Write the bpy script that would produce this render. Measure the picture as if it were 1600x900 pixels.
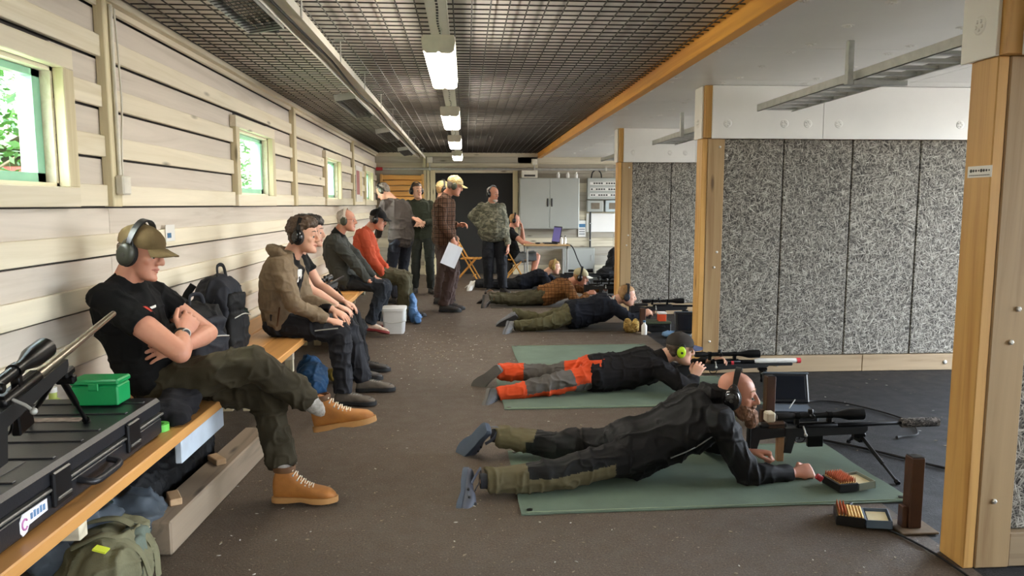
import bpy, bmesh, math, random
import numpy as np
from mathutils import Vector, Matrix, noise

random.seed(7)
for o in list(bpy.data.objects): bpy.data.objects.remove(o)
scene = bpy.context.scene
COL = scene.collection
V = Vector

# ------------------------------------------------------------ camera, sky, exposure
CAM_H = 1.45
FPX = 1160.0
cam_data = bpy.data.cameras.new('camera')
cam = bpy.data.objects.new('camera', cam_data)
COL.objects.link(cam)
cam.location = (0, 0, CAM_H)
cam.rotation_euler = (math.radians(90 - 6.4), 0, math.radians(-3.55))
cam_data.sensor_width = 36
cam_data.lens = 36 * FPX / 1600
cam_data.clip_start = 0.05
scene.camera = cam

world = bpy.data.worlds.new('sky'); scene.world = world
world.use_nodes = True
_n = world.node_tree.nodes; _l = world.node_tree.links
_bg = _n['Background']
_sky = _n.new('ShaderNodeTexSky')
_sky.sky_type = 'NISHITA'
_sky.sun_disc = False
_sky.sun_elevation = math.radians(38)
_sky.sun_rotation = math.radians(250)
_sky.air_density = 1.0; _sky.dust_density = 4.0; _sky.ozone_density = 1.0
_hs = _n.new('ShaderNodeHueSaturation'); _hs.inputs['Saturation'].default_value = 0.45
_l.new(_sky.outputs[0], _hs.inputs['Color']); _l.new(_hs.outputs[0], _bg.inputs[0])
_bg.inputs[1].default_value = 2.0

vs = scene.view_settings
vs.view_transform = 'Standard'; vs.look = 'None'; vs.gamma = 1.0; vs.use_curve_mapping = False
vs.exposure = 1.45
LAMP_POWER = 15.0
scene.cycles.use_denoising = True
scene.cycles.max_bounces = 8
scene.cycles.diffuse_bounces = 5
scene.cycles.sample_clamp_indirect = 6.0

# ------------------------------------------------------------ helpers
_R = cam.rotation_euler.to_matrix()
_C = V((0, 0, CAM_H))
def _ray(px, py):
    return _R @ V(((px - 800) / FPX, -(py - 450) / FPX, -1.0))
def W(px, py, Y):
    """point of the photograph's frame at real depth Y"""
    d = _ray(px, py); return _C + d * (Y / d.y)
def WZ(px, py, z=0.0):
    d = _ray(px, py); return _C + d * ((z - CAM_H) / d.z)
def WX(px, py, X):
    d = _ray(px, py); return _C + d * (X / d.x)

def lin(h):
    if not isinstance(h, str): return tuple(h)[:3] + (1.0,)
    h = h.lstrip('#'); r = []
    for i in (0, 2, 4):
        v = int(h[i:i+2], 16) / 255
        r.append(v / 12.92 if v <= 0.04045 else ((v + 0.055) / 1.055) ** 2.4)
    return (*r, 1.0)

class NT:
    """small node-tree helper"""
    def __init__(s, m):
        m.use_nodes = True
        s.t = m.node_tree; s.p = s.t.nodes['Principled BSDF']
    def n(s, typ, **kw):
        nd = s.t.nodes.new('ShaderNode' + typ)
        for k, v in kw.items():
            if k.startswith('i_'):
                nd.inputs[k[2:].replace('_', ' ')].default_value = v
            else: setattr(nd, k, v)
        return nd
    def l(s, a, b): s.t.links.new(a, b)
    def coords(s, scale=(1, 1, 1), rnd=True):
        tc = s.n('TexCoord'); mp = s.n('Mapping')
        mp.inputs['Scale'].default_value = scale
        s.l(tc.outputs['Object'], mp.inputs[0])
        if rnd:
            oi = s.n('ObjectInfo'); mu = s.n('Math', operation='MULTIPLY'); mu.inputs[1].default_value = 37.0
            s.l(oi.outputs['Random'], mu.inputs[0]); s.l(mu.outputs[0], mp.inputs['Location'])
        return mp.outputs[0]
    def noise(s, co, scale, detail=4, rough=.55, dist=0):
        nd = s.n('TexNoise'); nd.inputs['Scale'].default_value = scale
        nd.inputs['Detail'].default_value = detail; nd.inputs['Roughness'].default_value = rough
        nd.inputs['Distortion'].default_value = dist
        s.l(co, nd.inputs['Vector']); return nd.outputs['Fac']
    def ramp(s, fac, stops, interp='LINEAR'):
        r = s.n('ValToRGB'); r.color_ramp.interpolation = interp
        el = r.color_ramp.elements
        while len(el) < len(stops): el.new(0.5)
        for e, (p, c) in zip(el, stops): e.position = p; e.color = lin(c)
        s.l(fac, r.inputs[0]); return r.outputs[0]
    def mix(s, fac, a, b, typ='MIX'):
        m = s.n('Mix', data_type='RGBA', blend_type=typ)
        if isinstance(fac, (int, float)): m.inputs[0].default_value = fac
        else: s.l(fac, m.inputs[0])
        for v, i in ((a, 6), (b, 7)):
            if isinstance(v, (tuple, str)): m.inputs[i].default_value = lin(v)
            else: s.l(v, m.inputs[i])
        return m.outputs[2]
    def bump(s, h, strength, dist=.01):
        b = s.n('Bump'); b.inputs['Strength'].default_value = strength; b.inputs['Distance'].default_value = dist
        s.l(h, b.inputs['Height']); s.l(b.outputs[0], s.p.inputs['Normal'])

MATS = {}
def mat(name, col, rough=.6, metal=0.0, var=.12, vscale=9, bump=0.0, bscale=80, emit=0, spec=.5, coat=0, alpha=None):
    if name in MATS: return MATS[name]
    m = bpy.data.materials.new(name); MATS[name] = m
    t = NT(m); p = t.p
    c = lin(col)
    p.inputs['Roughness'].default_value = rough; p.inputs['Metallic'].default_value = metal
    p.inputs['Specular IOR Level'].default_value = spec
    if coat: p.inputs['Coat Weight'].default_value = coat
    if emit:
        p.inputs['Emission Color'].default_value = c; p.inputs['Emission Strength'].default_value = emit
    co = t.coords()
    if var:
        lo = tuple(x * (1 - var) for x in c[:3]); hi = tuple(min(1, x * (1 + var)) for x in c[:3])
        f = t.noise(co, vscale, 5)
        t.l(t.ramp(f, [(.3, lo), (.7, hi)]), p.inputs['Base Color'])
    else: p.inputs['Base Color'].default_value = c
    if bump: t.bump(t.noise(co, bscale, 3), bump, .004)
    return m

def wood(name, base, dark, along='Y', rough=.65, knots=True, fine=26, contrast=1.0, rndv=.12):
    """grained wood, grain running along the given world axis"""
    if name in MATS: return MATS[name]
    m = bpy.data.materials.new(name); MATS[name] = m
    t = NT(m); p = t.p
    sc = {'X': (.9, fine, fine), 'Y': (fine, .9, fine), 'Z': (fine, fine, .9)}[along]
    co = t.coords(sc)
    g = t.noise(co, .55, 5, .6, 1.2)
    c = t.ramp(g, [(.28, dark), (.5, base), (.75, tuple(min(1, x * 1.12) for x in lin(base)[:3]))])
    sc2 = {'X': (.5, 5, 5), 'Y': (5, .5, 5), 'Z': (5, 5, .5)}[along]
    g2 = t.noise(t.coords(sc2), 1.2, 2)
    c = t.mix(t.ramp(g2, [(.35, (0, 0, 0)), (.75, (.35 * contrast,) * 3)]), c, dark)
    if knots:
        sc3 = {'X': (1.6, 7, 7), 'Y': (7, 1.6, 7), 'Z': (7, 7, 1.6)}[along]
        vo = t.n('TexVoronoi'); vo.inputs['Scale'].default_value = 1.0
        t.l(t.coords(sc3), vo.inputs['Vector'])
        k = t.ramp(vo.outputs['Distance'], [(.05, (1, 1, 1)), (.14, (0, 0, 0))])
        kd = tuple(x * .45 for x in lin(dark)[:3])
        c = t.mix(k, c, kd)
    oi = t.n('ObjectInfo')
    hv = t.n('HueSaturation'); mr = t.n('MapRange')
    mr.inputs[3].default_value = 1 - rndv; mr.inputs[4].default_value = 1 + rndv
    t.l(oi.outputs['Random'], mr.inputs[0]); t.l(mr.outputs[0], hv.inputs['Value']); t.l(c, hv.inputs['Color'])
    t.l(hv.outputs[0], p.inputs['Base Color'])
    p.inputs['Roughness'].default_value = rough
    t.bump(g, .25, .003)
    return m

ORG = {}
def org(o): return ORG.get(o.name, V((0, 0, 0))) if o is not None else V((0, 0, 0))

def frame(fwd, up=(0, 0, 1)):
    """matrix with columns x=right, y=fwd, z=up"""
    f = V(fwd).normalized(); u = V(up)
    r = f.cross(u)
    if r.length < 1e-5: r = f.cross(V((1, 0, 0.01)))
    r.normalize(); u = r.cross(f).normalized()
    return Matrix((r, f, u)).transposed()

class MB:
    def __init__(s): s.v = []; s.f = []; s.m = []
    def add(s, vs_, fs, mi=0):
        b = len(s.v); s.v += [tuple(x) for x in vs_]
        s.f += [tuple(b + i for i in f) for f in fs]; s.m += [mi] * len(fs)
        return s
    def box(s, x0, x1, y0, y1, z0, z1, c=0.0, M=None, mi=0):
        if c <= 0:
            vv = [(x, y, z) for z in (z0, z1) for y in (y0, y1) for x in (x0, x1)]
            ff = [(0, 2, 3, 1), (4, 5, 7, 6), (0, 1, 5, 4), (2, 6, 7, 3), (0, 4, 6, 2), (1, 3, 7, 5)]
        else:
            c = min(c, (x1-x0)/2.01, (y1-y0)/2.01, (z1-z0)/2.01)
            vv = []; idx = {}
            xs, ys, zs = (x0, x1), (y0, y1), (z0, z1)
            for i in (0, 1):
                for j in (0, 1):
                    for k in (0, 1):
                        sx, sy, sz = (1-2*i)*c, (1-2*j)*c, (1-2*k)*c
                        for a, q in enumerate(((0, sy, sz), (sx, 0, sz), (sx, sy, 0))):
                            idx[i, j, k, a] = len(vv); vv.append((xs[i]+q[0], ys[j]+q[1], zs[k]+q[2]))
            g = lambda *k: idx[k]
            ff = [(g(0,0,0,0), g(0,0,1,0), g(0,1,1,0), g(0,1,0,0)), (g(1,0,0,0), g(1,1,0,0), g(1,1,1,0), g(1,0,1,0)),
                  (g(0,0,0,1), g(1,0,0,1), g(1,0,1,1), g(0,0,1,1)), (g(0,1,0,1), g(0,1,1,1), g(1,1,1,1), g(1,1,0,1)),
                  (g(0,0,0,2), g(0,1,0,2), g(1,1,0,2), g(1,0,0,2)), (g(0,0,1,2), g(1,0,1,2), g(1,1,1,2), g(0,1,1,2))]
            for k in (0, 1):
                for j in (0, 1): ff.append((g(0,j,k,1), g(1,j,k,1), g(1,j,k,2), g(0,j,k,2)))
            for i in (0, 1):
                for k in (0, 1): ff.append((g(i,0,k,0), g(i,1,k,0), g(i,1,k,2), g(i,0,k,2)))
                for j in (0, 1): ff.append((g(i,j,0,0), g(i,j,1,0), g(i,j,1,1), g(i,j,0,1)))
            for i in (0, 1):
                for j in (0, 1):
                    for k in (0, 1): ff.append((g(i,j,k,0), g(i,j,k,1), g(i,j,k,2)))
        if M is not None: vv = [M @ V(q) for q in vv]
        return s.add(vv, ff, mi)
    def obox(s, ctr, size, R=None, c=0.0, mi=0):
        M = Matrix.Translation(V(ctr)) @ (R.to_4x4() if R is not None else Matrix())
        a, b, d = (q / 2 for q in size)
        return s.box(-a, a, -b, b, -d, d, c, M, mi)
    def bar(s, p, q, w, h, up=(0, 0, 1), c=0.0, mi=0):
        p, q = V(p), V(q)
        return s.obox((p + q) / 2, (w, (q - p).length, h), frame(q - p, up), c, mi)
    def rings(s, rr, caps=True, closed=True, mi=0):
        n = len(rr[0]); vv = [p for r in rr for p in r]; ff = []
        for i in range(len(rr) - 1):
            for j in range(n if closed else n - 1):
                k = (j + 1) % n
                ff.append((i*n + j, i*n + k, (i+1)*n + k, (i+1)*n + j))
        if caps:
            ff.append(tuple(range(n - 1, -1, -1))); ff.append(tuple((len(rr)-1)*n + j for j in range(n)))
        return s.add(vv, ff, mi)
    def tube(s, pts, rad, n=10, caps=True, up=(0, 0, 1), flat=1.0, mi=0):
        pts = [V(p) for p in pts]
        if not hasattr(rad, '__len__'): rad = [rad] * len(pts)
        rr = []; prev = None
        for i, p in enumerate(pts):
            a = pts[max(i-1, 0)]; b = pts[min(i+1, len(pts)-1)]
            d = (b - a).normalized()
            if prev is None:
                u = V(up)
                if abs(u.dot(d)) > .95: u = V((1, 0, 0)) if abs(d.x) < .9 else V((0, 1, 0))
            else: u = prev
            x = d.cross(u).normalized(); u = x.cross(d).normalized(); prev = u
            r = rad[i]
            ry = r[1] if hasattr(r, '__len__') else r * flat
            rx = r[0] if hasattr(r, '__len__') else r
            rr.append([p + x * rx * math.cos(t) + u * ry * math.sin(t) for t in (2*math.pi*k/n for k in range(n))])
        return s.rings(rr, caps, mi=mi)
    def lathe(s, prof, o=(0, 0, 0), ax=(0, 0, 1), n=20, mi=0, caps=True):
        M = frame(ax, (0, 0, 1) if abs(V(ax).normalized().z) < .9 else (0, 1, 0)); o = V(o)
        rr = [[o + M @ V((r*math.cos(t), h, r*math.sin(t))) for t in (2*math.pi*k/n for k in range(n))] for r, h in prof]
        return s.rings(rr, caps, mi=mi)
    def ell(s, ctr, rad, R=None, nu=16, nv=10, mi=0):
        if not hasattr(rad, '__len__'): rad = (rad,) * 3
        ctr = V(ctr); rr = []
        for i in range(1, nv):
            a = math.pi * i / nv - math.pi/2
            ring = []
            for k in range(nu):
                t = 2*math.pi*k/nu
                q = V((rad[0]*math.cos(a)*math.cos(t), rad[1]*math.cos(a)*math.sin(t), rad[2]*math.sin(a)))
                ring.append(ctr + (R @ q if R is not None else q))
            rr.append(ring)
        n = nu; b = len(s.v)
        s.rings(rr, False, mi=mi)
        q0 = V((0, 0, -rad[2])); q1 = V((0, 0, rad[2]))
        if R is not None: q0 = R @ q0; q1 = R @ q1
        s.v += [tuple(ctr + q0), tuple(ctr + q1)]; e = len(s.v)
        top = b + (nv - 2) * n
        for k in range(n):
            s.f.append((b + (k+1) % n, b + k, e - 2)); s.f.append((top + k, top + (k+1) % n, e - 1)); s.m += [mi, mi]
        return s
    def prism(s, poly, d0, d1, M=None, mi=0):
        """poly in local (x,z), extruded along local y from d0 to d1"""
        n = len(poly)
        vv = [V((x, d0, z)) for x, z in poly] + [V((x, d1, z)) for x, z in poly]
        if M is not None: vv = [M @ q for q in vv]
        ff = [tuple(range(n)), tuple(range(2*n-1, n-1, -1))]
        ff += [(i, n + i, n + (i+1) % n, (i+1) % n) for i in range(n)]
        return s.add(vv, ff, mi)
    def mesh(s, name, offset=None):
        me = bpy.data.meshes.new(name)
        vv = s.v
        if offset is not None and offset.length > 0:
            a = np.array(vv, dtype=float) - np.array(offset); vv = a.tolist()
        me.from_pydata(vv, [], s.f); me.update()
        return me
    def build(s, name, mats, parent=None, smooth=None, local=False, fix=True):
        me = s.mesh(name, None if local else org(parent))
        if not isinstance(mats, (list, tuple)): mats = [mats]
        for m in mats: me.materials.append(m)
        if len(mats) > 1: me.polygons.foreach_set('material_index', s.m)
        if fix:
            bm = bmesh.new(); bm.from_mesh(me)
            bmesh.ops.recalc_face_normals(bm, faces=bm.faces); bm.to_mesh(me); bm.free()
        if smooth is not None:
            me.polygons.foreach_set('use_smooth', [True] * len(me.polygons))
            if smooth < 180: me.set_sharp_from_angle(angle=math.radians(smooth))
        return link(name, me, parent)

def link(name, me, parent=None):
    o = bpy.data.objects.new(name, me); COL.objects.link(o)
    if parent is not None:
        o.parent = parent; ORG[o.name] = org(parent)
    return o
def tag(o, label=None, cat=None, group=None, kind=None):
    if label: o['label'] = label
    if cat: o['category'] = cat
    if group: o['group'] = group
    if kind: o['kind'] = kind
    return o
def thing(name, label, cat, loc=(0, 0, 0), rz=0.0, group=None, kind=None):
    o = bpy.data.objects.new(name, None); COL.objects.link(o)
    o.location = loc; o.rotation_euler = (0, 0, rz); o.empty_display_size = .1
    ORG[o.name] = V(loc)
    return tag(o, label, cat, group, kind)
def struct(name, label=None):
    o = bpy.data.objects.new(name, None); COL.objects.link(o)
    o['kind'] = 'structure'
    if label: o['label'] = label
    return o
def copy_tree(o, parent=None):
    c = o.copy(); COL.objects.link(c); c.parent = parent
    for ch in o.children: copy_tree(ch, c)
    return c
def curve_pts(pts, n=8):
    """Catmull-Rom through points"""
    P = [V(p) for p in pts]; P = [P[0]*2 - P[1]] + P + [P[-1]*2 - P[-2]]; out = []
    for i in range(1, len(P) - 2):
        for k in range(n):
            t = k / n; a, b, c, d = P[i-1:i+3]
            out.append(.5*((2*b) + (c-a)*t + (2*a-5*b+4*c-d)*t*t + (3*b-a-3*c+d)*t**3))
    out.append(P[-2]); return out
# ------------------------------------------------------------ materials of the hall
PALE = wood('pale planed pine', '#dfd6c0', '#cfc3a6', 'Y', .6, True, 22, .8, .05)
GREYB = wood('grey rough boarding', '#cdc4b8', '#bbb0a2', 'Y', .75, False, 16, .8, .05)
PALEZ = wood('pale pine upright', '#d3c8a6', '#bfb08a', 'Z', .6, True, 22, .8, .06)
PALEX = wood('pale pine crosswise', '#cfc6ae', '#b0a58c', 'X', .65, True, 22, .8, .08)
GREYX = wood('grey boards crosswise', '#aca596', '#8d8474', 'X', .75, True, 18, 1, .1)
POSTW = wood('post timber', '#ab9068', '#8b6c45', 'Z', .55, True, 20, 1, .05)
POSTO = wood('ochre planed timber', '#cda05c', '#ad7c3a', 'Z', .5, True, 20, .8, .05)
ORANGEY = wood('orange planed timber', '#d99a3c', '#b97a26', 'Y', .5, True, 20, .8, .05)
RAILX = wood('bleached rail timber', '#a38d6e', '#7e6748', 'X', .65, True, 18, 1, .1)
BENCHW = wood('bench pine', '#cf9858', '#b07a3c', 'Y', .42, True, 18, .8, .08)
STEEL = mat('galvanised steel', '#b4b5b0', .42, .45, .12, 14)
DARKSTEEL = mat('dark steel', '#4b4a48', .45, .7, .15, 14)
WHITEP = mat('white coated panel', '#e4e2dc', .35, 0, .03, 3)
CEILW = mat('white ceiling board', '#dedcd6', .4, 0, .04, 2)
BLACKP = mat('black plastic', '#141415', .42, 0, .15, 20, .1, 200)
BLACKM = mat('black metal', '#101012', .3, .6, .1, 20)
RUBBER = mat('black rubber', '#0e0e0f', .7, 0, .1, 20)

def floor_mat(name, a, b, speck, rough):
    m = bpy.data.materials.new(name); t = NT(m); p = t.p
    co = t.coords((1, 1, 1), False)
    big = t.noise(co, .7, 3); mid = t.noise(co, 9, 6, .7); fine = t.noise(co, 110, 4, .75)
    c = t.mix(t.ramp(big, [(.35, (0, 0, 0)), (.7, (1, 1, 1))]), a, b)
    c = t.mix(t.ramp(mid, [(.3, (.55,)*3), (.7, (0, 0, 0))]), c, tuple(x*.62 for x in lin(a)[:3]))
    c = t.mix(t.ramp(fine, [(.40, (.95,)*3), (.58, (0, 0, 0))]), c, tuple(x*.45 for x in lin(a)[:3]))
    c = t.mix(t.ramp(t.noise(co, 75, 2, .6), [(.66, (0, 0, 0)), (.72, (.8,)*3)]), c, speck)
    t.l(c, p.inputs['Base Color'])
    t.l(t.ramp(mid, [(.3, (rough-.1,)*3), (.7, (rough+.12,)*3)]), p.inputs['Roughness'])
    p.inputs['Specular IOR Level'].default_value = .35
    t.bump(fine, .9, .008)
    return m
FLOORM = floor_mat('worn dark asphalt', '#68594a', '#594b3d', '#a39484', .58)
FLOORB = floor_mat('black asphalt of the firing bays', '#17181c', '#121316', '#4c4e52', .55)

XL, XB, YB, Y0 = -1.82, 2.02, 15.5, -4.0      # left wall face, post line, back wall, rear end
f = MB(); f.box(XL - .3, XB, Y0, YB + .2, -.2, 0); o = f.build('floor', FLOORM)
tag(o, 'dark brown worn asphalt floor of the hall', kind='structure')
f = MB(); f.box(XB, 6.2, Y0, YB + .2, -.2, -.002); o = f.build('floor_bay', FLOORB)
tag(o, 'black asphalt floor of the shooting bays', kind='structure')

# ------------------------------------------------------------ left wall of overlapping boards
WIN = [(2.55, 3.52), (6.13, 7.14), (9.92, 10.95), (13.75, 14.7)]
WZ0, WZ1 = 1.53, 2.06
CAS = .09
wl = struct('wall_left')
b = MB()
ys = [Y0]
for a_, c_ in WIN: ys += [a_, c_]
ys.append(YB + .2)
for i in range(0, len(ys), 2): b.box(XL - .16, XL - .05, ys[i], ys[i+1], 0, 2.7)
for a_, c_ in WIN:
    b.box(XL - .16, XL - .05, a_, c_, 0, WZ0); b.box(XL - .16, XL - .05, a_, c_, WZ1, 2.7)
b.build('sheathing', mat('gap-shade sheathing', '#4a4540', .9), wl)  # dark colour puts the shade of the board gaps into the sheathing
joints = [Y0, -.2, 3.98, 8.1, 12.27, YB]
def clear_of_windows(y0, y1, z0, z1, m=0.0):
    segs = [(y0, y1)]
    for a_, c_ in WIN:
        a_, c_ = a_ - m, c_ + m
        if z1 <= WZ0 - m + .002 or z0 >= WZ1 + m - .002: continue
        out = []
        for s0, s1 in segs:
            if s1 <= a_ or s0 >= c_: out.append((s0, s1)); continue
            if s0 < a_: out.append((s0, a_))
            if s1 > c_: out.append((c_, s1))
        segs = out
    return segs
pitch = .2475
for k in range(-6, 5):
    zb = 1.443 + pitch * k
    rnd = random.Random(k + 50)
    for a_, c_ in zip(joints, joints[1:]):
        # recessed broad board between two proud ones
        z0, z1 = max(0, zb - .165), zb - .011
        if z1 > 2.52: z1 = 2.52
        for s0, s1 in clear_of_windows(a_ + .002, c_ - .002, z0, z1):
            p = MB(); p.box(XL - .05, XL - .022, s0, s1, z0, z1, .002); p.build('plank', GREYB, wl)
        z0, z1 = max(0.0, zb), zb + .107
        if k == 4: z1 = 2.52
        j = rnd.uniform(-.003, .003)
        for s0, s1 in clear_of_windows(a_ + .001, c_ - .001, z0, z1, CAS):
            if s1 - s0 < .05: continue
            p = MB(); p.box(XL - .022, XL + .004 + j, s0, s1, z0, z1, .003); p.build('plank', PALE, wl)
# upright battens over the board joints, with the grey gaps of the boarding at each side
for i, yj in enumerate((3.98, 8.1, 12.27)):
    t_ = MB(); t_.box(XL - .02, XL + .03, yj - .05, yj + .05, 1.44, 2.52, .004)
    o = t_.build('trim_%d' % (i + 1), PALEZ); tag(o, 'upright pale wooden batten on the left wall', kind='structure')

GLASS = bpy.data.materials.new('window glass'); _t = NT(GLASS)
_t.p.inputs['Base Color'].default_value = (.86, .97, .94, 1); _t.p.inputs['Roughness'].default_value = .02
_t.p.inputs['Transmission Weight'].default_value = 1.0; _t.p.inputs['IOR'].default_value = 1.1
TEAL = mat('pale teal window paint', '#8fc6ab', .45, 0, .06, 6)
for i, (a_, c_) in enumerate(WIN):
    w = struct('window_%d' % (i + 1), 'small window with green frame and pale wooden casing')
    for nm, (y0, y1, z0, z1) in {'head': (a_ - CAS, c_ + CAS, WZ1, WZ1 + CAS), 'foot': (a_ - CAS, c_ + CAS, WZ0 - CAS, WZ0),
                                 'near': (a_ - CAS, a_, WZ0, WZ1), 'far': (c_, c_ + CAS, WZ0, WZ1)}.items():
        p = MB(); p.box(XL - .02, XL + .03, y0, y1, z0, z1, .004); p.build('casing_board', PALE if nm in ('head', 'foot') else PALEZ, w)
    j = MB()
    j.box(XL - .17, XL - .02, a_, a_ + .018, WZ0, WZ1); j.box(XL - .17, XL - .02, c_ - .018, c_, WZ0, WZ1)
    j.box(XL - .17, XL - .02, a_, c_, WZ0, WZ0 + .018); j.box(XL - .17, XL - .02, a_, c_, WZ1 - .018, WZ1)
    j.build('lining', PALE, w)
    s = MB(); e = .02; fw = .06
    s.box(XL - .115, XL - .065, a_ + e, a_ + e + fw, WZ0 + e, WZ1 - e); s.box(XL - .115, XL - .065, c_ - e - fw, c_ - e, WZ0 + e, WZ1 - e)
    s.box(XL - .115, XL - .065, a_ + e, c_ - e, WZ0 + e, WZ0 + e + .04); s.box(XL - .115, XL - .065, a_ + e, c_ - e, WZ1 - e - .03, WZ1 - e)
    s.build('sash', TEAL, w)
    g = MB(); g.box(XL - .093, XL - .087, a_ + e + fw - .005, c_ - e - fw + .005, WZ0 + e + .035, WZ1 - e - .025); g.build('pane', GLASS, w)

# ------------------------------------------------------------ ceiling: sheets, wire mesh, white boards over the bays
ZM = 2.5           # wire mesh
XO = 1.52           # orange beam
SHEET = mat('pale insulation sheet', '#ded9d2', .5, 0, .12, 1.3)
ce = struct('ceiling')
y = Y0; k = 0
while y < YB:
    p = MB(); p.box(XL - .1, XO, y + .004, min(y + 1.2, YB) - .004, ZM + .05, ZM + .09); p.build('sheet', SHEET, ce); y += 1.2
p = MB(); p.box(XL - .3, 6.3, Y0, YB + .3, ZM + .12, ZM + .22); p.build('roof_deck', GREYX, ce)
cm = struct('ceiling_wire_mesh', 'welded steel wire mesh under the ceiling sheets')
rod = mat('mesh wire', '#45413d', .5, .4, .1, 10)
me_ = MB(); me_.tube([(0, Y0, 0), (0, YB - .02, 0)], .0042, 5); mesh_y = me_.mesh('rod_long'); mesh_y.materials.append(rod)
me_ = MB(); me_.tube([(XL, 0, 0), (XO - .02, 0, 0)], .0042, 5); mesh_x = me_.mesh('rod_cross'); mesh_x.materials.append(rod)
x = XL + .06
while x < XO - .03:
    o = link('mesh_rod', mesh_y, cm); o.location = (x, 0, ZM); x += .1
y = 1.6
while y < YB - .03:
    o = link('mesh_rod', mesh_x, cm); o.location = (0, y, ZM + .009); y += .1
t_ = MB(); t_.box(XO - .03, XO + .05, Y0, YB - .02, 2.405, 2.56, .004); o = t_.build('trim_4', ORANGEY); tag(o, 'long orange-brown edge beam under the ceiling', kind='structure')
t_ = MB(); t_.box(XL - .02, XL + .05, Y0, YB - .02, ZM - .035, ZM + .06, .004); o = t_.build('trim_5', PALE); tag(o, 'pale wooden edge board along the top of the left wall', kind='structure')
cb = struct('ceiling_bay')
ZC = 2.43
y = Y0
rc = random.Random(3)
washer = MB(); washer.lathe([(.0, -.004), (.03, -.0035), (.036, 0)], (0, 0, 0), (0, 0, 1), 14)
for a in range(5): washer.lathe([(.006, -.008), (.009, -.002)], (.017*math.cos(a*1.256), .017*math.sin(a*1.256), 0), (0, 0, 1), 6)
mw = washer.mesh('fixing_washer'); mw.materials.append(WHITEP)
y = Y0 + .3
while y < YB:
    for x0, x1 in ((XO + .05, 3.6), (3.604, 6.2)):
        p = MB(); p.box(x0, x1, y + .003, min(y + 1.2, YB) - .003, ZC, ZC + .05); p.build('ceiling_board', CEILW, cb)
    if y > 1.5:
        for x in (1.62, 2.1, 2.75, 3.3):
            for dy in (.12, .6, 1.08):
                o = link('fixing_washer', mw, cb); o.location = (x + rc.uniform(-.03, .03), y + dy, ZC)
    y += 1.2

# ------------------------------------------------------------ posts, box beams and wood-wool partitions between the bays
WW = bpy.data.materials.new('wood wool board'); t = NT(WW)
tc = t.coords((1, 1, 1), True)
acc = None
for ang, sc in ((.25, 1.0), (1.05, 1.1), (1.8, .95), (2.6, 1.05)):
    mp = t.n('Mapping'); mp.inputs['Rotation'].default_value = (0, ang, 0); mp.inputs['Location'].default_value = (ang*7, ang*3, ang*5); t.l(tc, mp.inputs[0])
    m2_ = t.n('Mapping'); m2_.inputs['Scale'].default_value = (19*sc, 40*sc, 120*sc); t.l(mp.outputs[0], m2_.inputs[0])
    nn = t.noise(m2_.outputs[0], 1.0, 2, .5, .6)
    if acc is None: acc = nn
    else:
        mx = t.n('Math', operation='MAXIMUM'); t.l(acc, mx.inputs[0]); t.l(nn, mx.inputs[1]); acc = mx.outputs[0]
t.l(t.ramp(acc, [(.48, '#2b2824'), (.57, '#646058'), (.66, '#a09b8f'), (.78, '#c9c5b9')]), t.p.inputs['Base Color'])
t.p.inputs['Roughness'].default_value = .9; t.bump(acc, .9, .012)
BOLT = mat('zinc bolt head', '#c9c6bd', .35, .8, .05)
ZP = 2.0
POST_Y = [-.75, 2.715, 6.185, 9.65]
for i, yp in enumerate(POST_Y):
    xs0 = 1.978
    pw = struct('wall_partition_%d' % (i + 1))
    # post: hall-side slice coloured ochre for the warm light on that face
    p = MB(); p.box(xs0, xs0 + .045, yp + .0, yp + .15, 0, ZP, .004); p.build('post_warm_face', POSTO, pw)
    p = MB(); p.box(xs0 + .047, xs0 + .19, yp - .003, yp + .15, 0, ZP, .005); p.build('post', POSTW, pw)
    for zb, dx in ((1.93, .1), (1.86, .16), (.92, .08), (.28, .06), (1.05, .1)):
        p = MB(); p.lathe([(.011, .0), (.011, .006), (.006, .009)], (xs0 + .047 + dx, yp - .003, zb), (0, -1, 0), 6); p.build('bolt', BOLT, pw)
    # box beam: timber core, white boards on its end and its faces
    p = MB(); p.box(xs0 + .004, 6.1, yp - .035, yp + .185, ZP + .003, ZC - .002); p.build('beam_core', POSTO, pw)
    p = MB(); p.box(xs0 - .012, xs0 + .003, yp + .002, yp + .2, ZP, ZC - .003, .002); p.build('end_board', WHITEP, pw)
    for x0, x1 in ((xs0 + .06, 2.98), (2.984, 4.5), (4.504, 6.1)):
        for y0, y1 in ((yp - .052, yp - .036), (yp + .186, yp + .2)):
            p = MB(); p.box(x0, x1, y0, y1, ZP - .004, ZC - .003, .002); p.build('face_board', WHITEP, pw)
        for wx in (x0 + .13, x1 - .13, x1 - .33):
            if i == 0: continue
            o = link('fixing_washer', mw, pw); o.location = (wx, yp - .052, ZP + .12); o.rotation_euler = (math.radians(-90), 0, 0)
    o = link('fixing_washer', mw, pw); o.location = (xs0 - .012, yp + .1, ZP + .13); o.rotation_euler = (0, math.radians(90), 0)
    xq = xs0 + .192
    for x1 in (2.69, 3.29, 3.89, 4.49, 5.09, 5.69, 6.1):
        p = MB(); p.box(xq + .004, x1 - .004, yp + .03, yp + .12, .145, ZP, .007); p.build('wood_wool_panel', WW, pw); xq = x1
    p = MB(); p.box(xs0 + .2, 6.1, yp + .06, yp + .09, .1, ZP); p.build('partition_core', DARKSTEEL, pw)
    for x0, x1 in ((xs0 + .192, 3.455), (3.459, 5.2), (5.204, 6.1)):
        p = MB(); p.box(x0, x1, yp + .005, yp + .145, 0, .142, .004); p.build('foot_rail', RAILX, pw)
        p = MB(); p.lathe([(.018, 0), (.018, .008), (.01, .012)], ((x0 + x1)/2 - .12, yp + .005, .07), (0, -1, 0), 8); p.build('bolt', BOLT, pw)
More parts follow.
